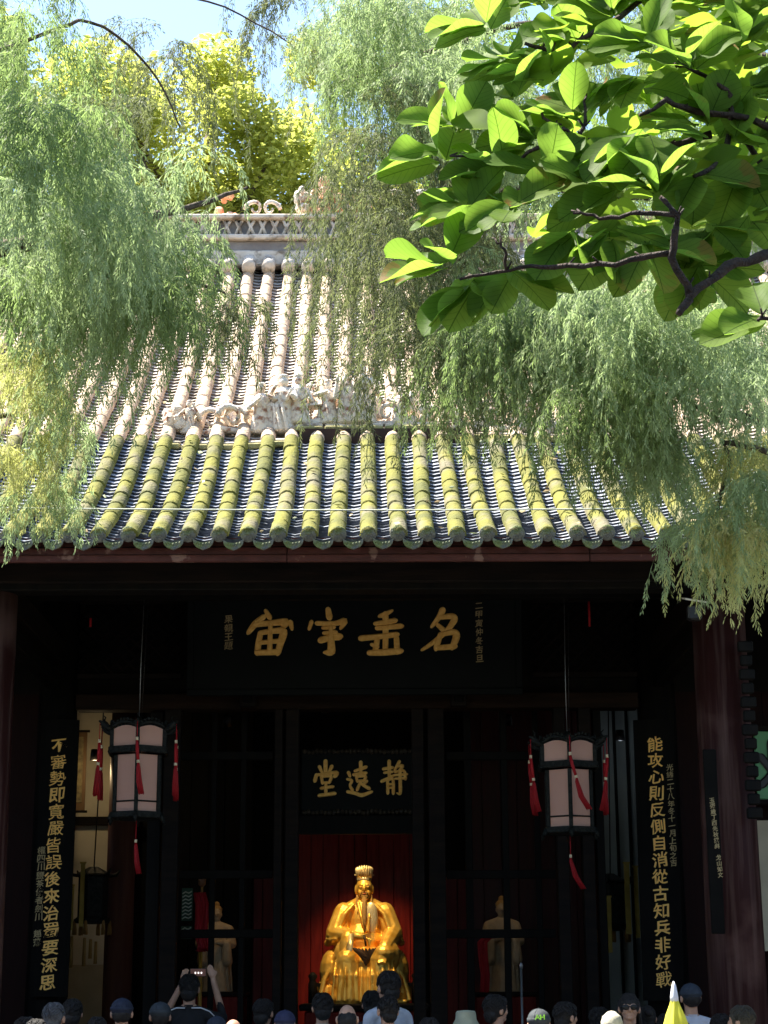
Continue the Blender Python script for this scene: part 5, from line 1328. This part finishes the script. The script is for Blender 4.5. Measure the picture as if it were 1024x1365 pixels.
cypress('weeping_cypress', 'weeping cypress with long hanging curtains over the right half of the roof', baseR, [
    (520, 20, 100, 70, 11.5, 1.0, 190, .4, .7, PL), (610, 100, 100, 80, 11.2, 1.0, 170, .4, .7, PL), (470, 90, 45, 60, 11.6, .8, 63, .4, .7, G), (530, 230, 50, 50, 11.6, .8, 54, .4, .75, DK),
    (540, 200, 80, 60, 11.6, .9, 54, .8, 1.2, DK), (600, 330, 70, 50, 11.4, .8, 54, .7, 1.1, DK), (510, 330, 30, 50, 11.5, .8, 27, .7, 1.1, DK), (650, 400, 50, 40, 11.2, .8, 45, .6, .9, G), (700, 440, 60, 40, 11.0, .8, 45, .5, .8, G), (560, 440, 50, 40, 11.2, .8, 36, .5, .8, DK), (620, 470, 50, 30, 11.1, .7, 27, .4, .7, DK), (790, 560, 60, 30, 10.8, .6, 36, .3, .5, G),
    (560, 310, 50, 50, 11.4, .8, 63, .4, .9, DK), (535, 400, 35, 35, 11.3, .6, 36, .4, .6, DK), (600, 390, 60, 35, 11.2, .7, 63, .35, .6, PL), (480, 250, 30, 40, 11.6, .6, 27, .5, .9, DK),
    (680, 410, 80, 45, 10.8, .8, 90, .3, .55, G), (760, 400, 90, 45, 10.5, .8, 150, .3, .5, PL), (850, 420, 100, 45, 10.3, .8, 230, .3, .5, PL), (950, 430, 90, 55, 10.2, .8, 210, .3, .5, PL),
    (830, 520, 80, 45, 10.5, .7, 150, .3, .5, G), (870, 600, 50, 35, 10.6, .6, 90, .25, .45, PL), (740, 480, 45, 35, 10.8, .6, 50, .25, .45, PL), (1000, 500, 50, 45, 10.4, .6, 72, .3, .45, PL),
    (980, 600, 40, 30, 10.6, .5, 54, .25, .45, YE), (990, 710, 32, 25, 10.5, .5, 72, .22, .42, YE), (955, 700, 22, 22, 10.5, .4, 54, .25, .42, PL), (1010, 640, 30, 50, 10.4, .5, 50, .3, .45, PL),
    (850, 40, 180, 60, 11.5, 1, 130, .4, .8, G), (760, 200, 180, 90, 12, .8, 120, .4, .8, PL), (940, 250, 120, 90, 12, .8, 110, .4, .8, G)],
    [([(4.9, 10.6, 0), (4.8, 10.6, 3), (4.6, 10.5, 6), (4.5, 10.5, 9), (4.2, 10.6, 13)], .24, .10),
     ([(4.5, 10.5, 7.2), A(900, 60, 11.3), A(720, 30, 11.4), A(600, 60, 11.3), A(520, 90, 11.4), A(450, 110, 11.5)], .035, .008),
     ([(4.6, 10.5, 6.4), A(860, 260, 11.5), A(700, 250, 11.4), A(580, 290, 11.4), A(500, 300, 11.4)], .05, .008),
     ([(4.7, 10.5, 5.2), A(1000, 400, 10.3), A(900, 400, 10.4), A(780, 395, 10.6), A(660, 410, 10.8)], .05, .008),
     ([(4.75, 10.6, 4.2), A(1010, 560, 10.5), A(960, 560, 10.5), A(860, 500, 10.5)], .04, .006),
     ([(4.75, 10.6, 4.0), A(1015, 600, 10.5), A(975, 620, 10.5), A(955, 700, 10.5), A(970, 760, 10.5)], .025, .005)], 'weeping cypresses framing the hall')
# ---- leafy crowns built from many small leaves
def leaf_cloud(centers, radii, n, size, flat=.4):
    k = nr.randint(0, len(centers), n); c = centers[k]; r = radii[k][:, None]
    d = nr.normal(0, 1, (n, 3)); d /= np.linalg.norm(d, axis=1)[:, None]
    p = c + d * r * (nr.rand(n, 1) ** .45) * np.array([1, 1, .75])
    a = nr.normal(0, 1, (n, 3)); a[:, 2] *= flat; a /= np.linalg.norm(a, axis=1)[:, None]
    b = np.cross(a, nr.normal(0, 1, (n, 3)) * .6 + np.array([0, 0, 1.0])); b /= np.linalg.norm(b, axis=1)[:, None] + 1e-9
    s = size * (.6 + .8 * nr.rand(n, 1))
    return np.stack([p - a * s, p + b * s * .5, p + a * s, p - b * s * .5], 1)
def broadleaf(label, x, y, h, crown_z, R_, n, size, m, nblob=26, group=None, squash=1.0):
    e = empty('broadleaf_tree', (x, y, 0), 0, label, 'tree', group)
    C = []; Rr = []
    limbs = []
    for k in range(nblob):
        d = nr.normal(0, 1, 3); d /= np.linalg.norm(d); u = nr.rand() ** .5
        c = np.array([d[0] * R_ * u, d[1] * R_ * u * .8, crown_z + d[2] * R_ * .85 * u * squash]); C.append(c); Rr.append(R_ * nr.uniform(.16, .34))
    V = leaf_cloud(np.array(C), np.array(Rr), n, size)
    quads_mesh('crown', V, m, e)
    MB().tube([(0, 0, 0), (.1, .05, crown_z * .4), (-.05, 0, crown_z * .8), (.1, 0, crown_z + R_ * .5)], [.32, .26, .18, .05], 10).build('trunk', bark, e)
    for k in range(0, nblob, 2):
        c = C[k]; z0 = max(crown_z * .55, c[2] - R_ * .7)
        MB().tube([(0, 0, z0), tuple(c * .5 + np.array([0, 0, z0 * .5 + c[2] * .0])), tuple(c)], [.10, .06, .02], 6).build('branch', bark, e)
    return e
BG = 'trees standing behind the hall'
broadleaf('tall sunlit yellow-green tree behind the main ridge, left of its centre ornament', -2.9, 31, 20, 16.2, 3.7, 46000, .075, bg_leaf, 44, BG)
broadleaf('sunlit yellow-green tree behind the ridge at the far left', -8.0, 33, 20, 17.0, 4.6, 34000, .085, bg_leaf, 36, BG)
broadleaf('mid green tree showing between the hanging curtains behind the ridge on the right', 3.5, 34, 20, 17.0, 4.4, 36000, .08, bg_leaf2, 36, BG)
broadleaf('green tree behind the roof at the far right, mostly behind the magnolia', 9.5, 33, 20, 17.0, 4.8, 24000, .10, bg_leaf2, 30, BG)
# high crowns over the courtyard: unseen, added beside and behind the viewer to shade the court
CN = 'unseen trees added to shade the courtyard'
for (x, y, z, rr, n, lb) in ((-5.8, 3.0, 11.8, 4.2, 9000, 'unseen evergreen added to shade the left of the courtyard beside the viewer'), (5.8, 4.0, 12.0, 4.2, 9000, 'unseen evergreen added to shade the right of the courtyard beside the viewer'),
        (-9.5, 9.5, 11.5, 3.8, 7000, 'unseen evergreen added for shade beyond the left weeping cypress'), (10.2, 9.8, 11.5, 3.8, 7000, 'unseen evergreen added for shade beyond the right weeping cypress'), (-.5, -4.5, 11.5, 5.0, 9000, 'unseen evergreen added for shade behind the viewer')):
    broadleaf(lb, x, y, 15, z, rr, n, .16, canopy_leaf, 24, CN)
# ------------------------------------------------------------------ magnolia branch with large leaves
def vein_leaf_mat(name, c1, c2, tc_, rough=.6):
    m = bpy.data.materials.new(name); m.use_nodes = True; nt = m.node_tree; N = nt.nodes; L = nt.links; MATS[name] = m
    b = N['Principled BSDF']; b.inputs['Roughness'].default_value = rough; b.inputs['Specular IOR Level'].default_value = .14
    tc = N.new('ShaderNodeTexCoord'); sp = N.new('ShaderNodeSeparateXYZ'); L.new(tc.outputs['Object'], sp.inputs[0])
    def mth(op, a, b_=None):
        n = N.new('ShaderNodeMath'); n.operation = op
        for i, v in enumerate((a, b_)):
            if v is None: continue
            if isinstance(v, (int, float)): n.inputs[i].default_value = v
            else: L.new(v, n.inputs[i])
        return n.outputs[0]
    ax = mth('ABSOLUTE', sp.outputs[0])
    q = mth('SUBTRACT', sp.outputs[1], mth('MULTIPLY', ax, .9))
    fr_ = mth('FRACT', mth('MULTIPLY', q, 52.0)); side = mth('LESS_THAN', mth('ABSOLUTE', mth('SUBTRACT', fr_, .5)), .07)
    mid = mth('LESS_THAN', ax, .0016); v = mth('MAXIMUM', mth('MULTIPLY', side, .38), mid)
    oi = N.new('ShaderNodeObjectInfo'); mx = N.new('ShaderNodeMix'); mx.data_type = 'RGBA'; mx.inputs['A'].default_value = (*c1, 1); mx.inputs['B'].default_value = (*c2, 1); L.new(oi.outputs['Random'], mx.inputs['Factor'])
    nz = N.new('ShaderNodeTexNoise'); nz.inputs['Scale'].default_value = 22; L.new(tc.outputs['Object'], nz.inputs['Vector'])
    hs = N.new('ShaderNodeHueSaturation'); L.new(mx.outputs['Result'], hs.inputs['Color']); L.new(mth('ADD', mth('MULTIPLY', nz.outputs['Fac'], .7), .65), hs.inputs['Value'])
    # a few leaves have browned edges
    br = mth('MULTIPLY', mth('GREATER_THAN', oi.outputs['Random'], .86), mth('GREATER_THAN', mth('ADD', mth('MULTIPLY', sp.outputs[1], 4.0), nz.outputs['Fac']), 1.02))
    m3 = N.new('ShaderNodeMix'); m3.data_type = 'RGBA'; L.new(br, m3.inputs['Factor']); L.new(hs.outputs[0], m3.inputs['A']); m3.inputs['B'].default_value = (.22, .11, .03, 1)
    m2 = N.new('ShaderNodeMix'); m2.data_type = 'RGBA'; L.new(v, m2.inputs['Factor']); L.new(m3.outputs['Result'], m2.inputs['A']); m2.inputs['B'].default_value = (c1[0] * .55, c1[1] * .55, c1[2] * .5, 1)
    L.new(m2.outputs['Result'], b.inputs['Base Color'])
    bp = N.new('ShaderNodeBump'); bp.inputs['Strength'].default_value = .35; bp.inputs['Distance'].default_value = .002; bp.invert = True; L.new(v, bp.inputs['Height']); L.new(bp.outputs[0], b.inputs['Normal'])
    t = N.new('ShaderNodeBsdfTranslucent'); tcx = N.new('ShaderNodeMix'); tcx.data_type = 'RGBA'; tcx.blend_type = 'MULTIPLY'; tcx.inputs['Factor'].default_value = 1
    sc2 = N.new('ShaderNodeMix'); sc2.data_type = 'RGBA'; L.new(v, sc2.inputs['Factor']); sc2.inputs['A'].default_value = (*tc_, 1); sc2.inputs['B'].default_value = (tc_[0] * .45, tc_[1] * .5, tc_[2] * .4, 1)
    L.new(sc2.outputs['Result'], t.inputs['Color'])
    ms = N.new('ShaderNodeMixShader'); ms.inputs[0].default_value = .58
    L.new(b.outputs[0], ms.inputs[1]); L.new(t.outputs[0], ms.inputs[2]); L.new(ms.outputs[0], N['Material Output'].inputs[0])
    return m
leaf_m = vein_leaf_mat('magnolia_leaf', (.075, .145, .018), (.14, .215, .03), (.24, .41, .05))
def magnolia_leaf(seed):
    r_ = random.Random(seed); m = MB(); L_ = .165 * r_.uniform(.85, 1.12); W = L_ * r_.uniform(.30, .36)
    nu, nv = 13, 8; vs = []; bend = r_.uniform(.1, .5); wav = r_.uniform(.002, .006); cup = r_.uniform(.1, .35); ph = r_.uniform(0, 6)
    for i in range(nu + 1):
        u = i / nu
        w = W * (math.sin(math.pi * min(u, 1) ** 1.3) ** .62 if 0 < u < 1 else 0) * (1.02) + (.0016 if u == 0 else 0)
        for j in range(nv + 1):
            v = j / nv * 2 - 1
            x = w * v; y = u * L_; z = x * x / W * cup * 1.6 - bend * L_ * u * u * .5 + wav * math.sin(u * 11 + ph + v * 2) * abs(v)
            vs.append((x, y, z))
    fs = [(i * (nv + 1) + j, i * (nv + 1) + j + 1, (i + 1) * (nv + 1) + j + 1, (i + 1) * (nv + 1) + j) for i in range(nu) for j in range(nv)]
    m.add(vs, fs, 0, True); me = m.mesh('leaf'); me.materials.append(leaf_m); return me
leaf_meshes = [magnolia_leaf(k) for k in range(10)]
MX = (3.4, 5.6, 0)
mag = empty('magnolia_tree', MX, 0, 'magnolia with large bright green leaves reaching in at the upper right, close to the viewer', 'tree')
off = Vector(MX)
MBR = [([(1024, 340, 5.0), (969, 356, 4.95), (921, 396, 4.9), (905, 418, 4.88)], .016, .009), ([(921, 396, 4.9), (897, 345, 4.85), (902, 287, 4.8), (880, 262, 4.8)], .012, .006),
    ([(897, 335, 4.85), (820, 353, 4.9), (740, 353, 5.0), (677, 359, 5.05), (613, 372, 5.1)], .010, .004), ([(677, 359, 5.05), (672, 335, 5.0), (660, 318, 5.0)], .005, .003),
    ([(1040, 172, 5.3), (990, 157, 5.2), (932, 149, 5.2), (889, 133, 5.1), (852, 154, 5.1)], .014, .006), ([(975, 157, 5.2), (970, 120, 5.2), (930, 95, 5.2), (900, 85, 5.1)], .009, .004),
    ([(905, 285, 4.8), (850, 285, 4.85), (800, 290, 4.9), (764, 284, 4.9)], .008, .004), ([(1040, 250, 5.4), (975, 165, 5.3), (965, 215, 5.2), (925, 235, 5.1)], .012, .006),
    ([(800, 195, 5.2), (775, 190, 5.2), (767, 178, 5.2), (740, 170, 5.2), (722, 150, 5.2)], .011, .004), ([(950, 180, 5.3), (870, 200, 5.3), (800, 195, 5.2)], .012, .009), ([(772, 188, 5.2), (780, 150, 5.2), (782, 125, 5.2)], .007, .003),
    ([(752, 172, 5.2), (690, 215, 5.25), (640, 212, 5.3), (600, 208, 5.3)], .007, .003), ([(700, 60, 5.4), (748, 70, 5.4), (800, 40, 5.4), (900, -30, 5.5)], .006, .010), ([(1060, 420, 4.6), (1030, 425, 4.6), (1010, 428, 4.6)], .006, .004)]
trunk = MB().tube([(0, 0, 0), (.05, 0, 1.2), (-.1, 0, 2.2), tuple(at(1180, 420, 5.3) - off), tuple(at(1080, 300, 5.2) - off)], [.14, .12, .09, .05, .028], 12).build('trunk', bark, mag)
MB().tube([tuple(at(1180, 420, 5.3) - off), tuple(at(1110, 250, 5.3) - off), tuple(at(1060, 80, 5.4) - off), tuple(at(980, -60, 5.5) - off)], [.05, .035, .025, .015], 10).build('limb', twig_m, mag)
MB().tube([tuple(at(1080, 300, 5.2) - off), tuple(at(1024, 340, 5.0) - off)], [.022, .016], 8).build('limb', twig_m, mag)
for pts, r0, r1 in MBR:
    P = [at(*p) - off for p in pts]; Q = []
    for i in range(len(P) - 1):
        for k in range(4): Q.append(P[i].lerp(P[i + 1], k / 4) + Vector([rng.uniform(-.006, .006) for _ in range(3)]))
    Q.append(P[-1]); n_ = len(Q)
    tb = MB().tube(Q, [(r0 + (r1 - r0) * i / (n_ - 1)) * rng.uniform(.85, 1.25) for i in range(n_)], 7)
    for k in range(n_ // 3):
        q = Q[rng.randrange(n_)]; d = Vector((rng.uniform(-1, 1), rng.uniform(-1, 1), rng.uniform(0, 1.2))).normalized(); tb.tube([q, q + d * .03], [.004, .0025], 5)
    tb.build('branch', twig_m, mag)
TIPS = [(613, 372, 5.1, 180), (650, 395, 5.1, 240), (690, 385, 5.05, 270), (600, 210, 5.3, 175), (620, 180, 5.3, 120), (650, 250, 5.3, 200), (640, 300, 5.15, 190), (690, 225, 5.2, 150), (740, 235, 5.1, 60), (700, 300, 5.0, 210), (790, 240, 5.0, 90), (660, 35, 5.4, 180), (690, 80, 5.4, 200),
    (745, 100, 5.3, 150), (700, 140, 5.35, 190), (870, 55, 5.0, 150), (820, 20, 5.3, 90), (920, 90, 5.0, 60), (990, 60, 5.1, 60), (1005, 120, 5.1, 0), (860, 175, 4.95, 240), (930, 235, 5.0, 250), (990, 225, 5.1, 300), (820, 330, 4.95, 250), (865, 345, 4.9, 280),
    (770, 330, 5.0, 240), (770, 155, 5.1, 100), (730, 185, 5.2, 160), (950, 300, 5.0, 250), (1010, 290, 5.0, 0), (900, 5, 5.3, 90), (960, 10, 5.3, 60), (740, 10, 5.5, 120), (1020, 425, 4.6, 190), (880, 260, 4.9, 90), (820, 260, 5.0, 200), (940, 170, 5.1, 120), (850, 110, 5.1, 220), (1010, 190, 5.2, 30), (730, 290, 5.1, 200), (930, 350, 5.0, 300), (780, 60, 5.35, 130), (1015, 10, 5.2, 45), (720, 350, 5.05, 260)]
cnt = 0
for (px, py, Y, face) in TIPS:
    px -= 14 * (px < 760); py -= 22 * (py > 280 and px < 900)
    c = at(px, py, Y + .14) - off; nl = 7 if px != 1020 else 5
    rot0 = rng.uniform(0, 6.28)
    fd = Vector((math.cos(R(face)), 0, math.sin(R(face))))
    for k in range(nl):
        if cnt >= 298: break
        a = rot0 + k * 2 * math.pi / nl + rng.uniform(-.25, .25)
        d = Vector((math.cos(a), math.sin(a) * .5, math.sin(a * 1.0 + 1) * .6 + .1)) + fd * .7
        d.normalize()
        up = Vector((rng.uniform(-.45, .45), rng.uniform(-1.5, -.2), .8)); x = d.cross(up).normalized(); z = x.cross(d).normalized()
        M = Matrix((x, d, z)).transposed().to_4x4(); sc_l = rng.uniform(.95, 1.3)
        M.translation = c + d * .012 + Vector([rng.uniform(-.02, .02) for _ in range(3)])
        o = link('leaf', leaf_meshes[rng.randrange(10)], None, mag); o.matrix_local = M @ Matrix.Scale(sc_l, 4); cnt += 1
# leaves further back in the same branch, past the number kept singly
bk_ = MB()
for k in range(230):
    px = 640 + 420 * math.sqrt(rng.random()); py = rng.uniform(-60, 310)
    if px < 660 + (py - 20) * -.1 and py > 200: continue
    if py > 300 and px > 900 and rng.random() < .5: continue
    c = at(px, py, rng.uniform(5.2, 6.2)) - off
    a = rng.uniform(0, 6.28); d = Vector((math.cos(a), math.sin(a) * .6, rng.uniform(-.5, .5))).normalized()
    up = Vector((rng.uniform(-.5, .5), rng.uniform(-1.6, -.2), .8)); x = d.cross(up).normalized(); z = x.cross(d).normalized()
    M = Matrix((x, d, z)).transposed().to_4x4() @ Matrix.Scale(rng.uniform(.9, 1.25), 4); M.translation = c
    me = leaf_meshes[k % 10]; bk_.add([v.co for v in me.vertices], [tuple(p.vertices) for p in me.polygons], 0, True, M)
o = bk_.build('inner_leaves', mat('inner_magnolia_leaves', (.07, .13, .018), (.12, .19, .025), .7, scale=6, trans=.58, tcol=(.28, .44, .04), spec=.12), mag); o['kind'] = 'stuff'

# ------------------------------------------------------------------ unseen buildings added behind and beside the viewer to darken the porch
fh = empty('added_gate_hall', (0, -9.5, 0), 0, 'unseen timber gate hall added behind the viewer to keep skylight off the porch', 'building')
w_ = MB(); w_.box2((-12, -2.2, 0), (-1.6, -2.0, 4.6)); w_.box2((1.6, -2.2, 0), (12, -2.0, 4.6)); w_.box2((-1.6, -2.2, 3.4), (1.6, -2.0, 4.6)); w_.build('wall', wood_red, fh)
for x in (-11, -7.5, -4, -1.6, 1.6, 4, 7.5, 11): MB().lathe([(.2, 0), (.18, 4.6)], 16, (x, 0, 0)).build('column', column_red, fh)
r_ = MB(); vs = []
for (y, z) in ((1.4, 4.5), (-.4, 5.6), (-2.2, 7.2), (-4.0, 5.6), (-5.8, 4.5)): vs += [(-12.6, y, z), (12.6, y, z)]
r_.add(vs, [(2 * i, 2 * i + 1, 2 * i + 3, 2 * i + 2) for i in range(4)]); r_.build('roof', tile_grey, fh)
rr_ = MB()
for k in range(-42, 43): rr_.tube([(k * .3, 1.42, 4.53), (k * .3, -.4, 5.65), (k * .3, -2.2, 7.25)], .07, 6)
o = rr_.build('cover_tiles', tile_grey, fh); o['kind'] = 'stuff'
for sx, nm in ((-1, 'left'), (1, 'right')):
    cw = empty('added_side_gallery', (sx * 10.8, 3, 0), 0, 'unseen low tiled gallery, added to cut light from the %s side of the courtyard, outside the picture' % nm, 'building')
    MB().box2((0, -10, 0), (sx * .25, 11, 3.6)).build('wall', wood_red, cw)
    m = MB(); m.add([(-sx * 1.6, -10, 3.3), (-sx * 1.6, 11, 3.3), (sx * .2, 11, 4.5), (sx * .2, -10, 4.5), (sx * 2, 11, 3.3), (sx * 2, -10, 3.3)], [(0, 1, 2, 3), (3, 2, 4, 5)]); m.build('roof', tile_grey, cw)
    for k in range(6): MB().lathe([(.12, 0), (.11, 3.35)], 12, (-sx * 1.3, -9 + k * 3.8, 0)).build('post', column_red, cw)
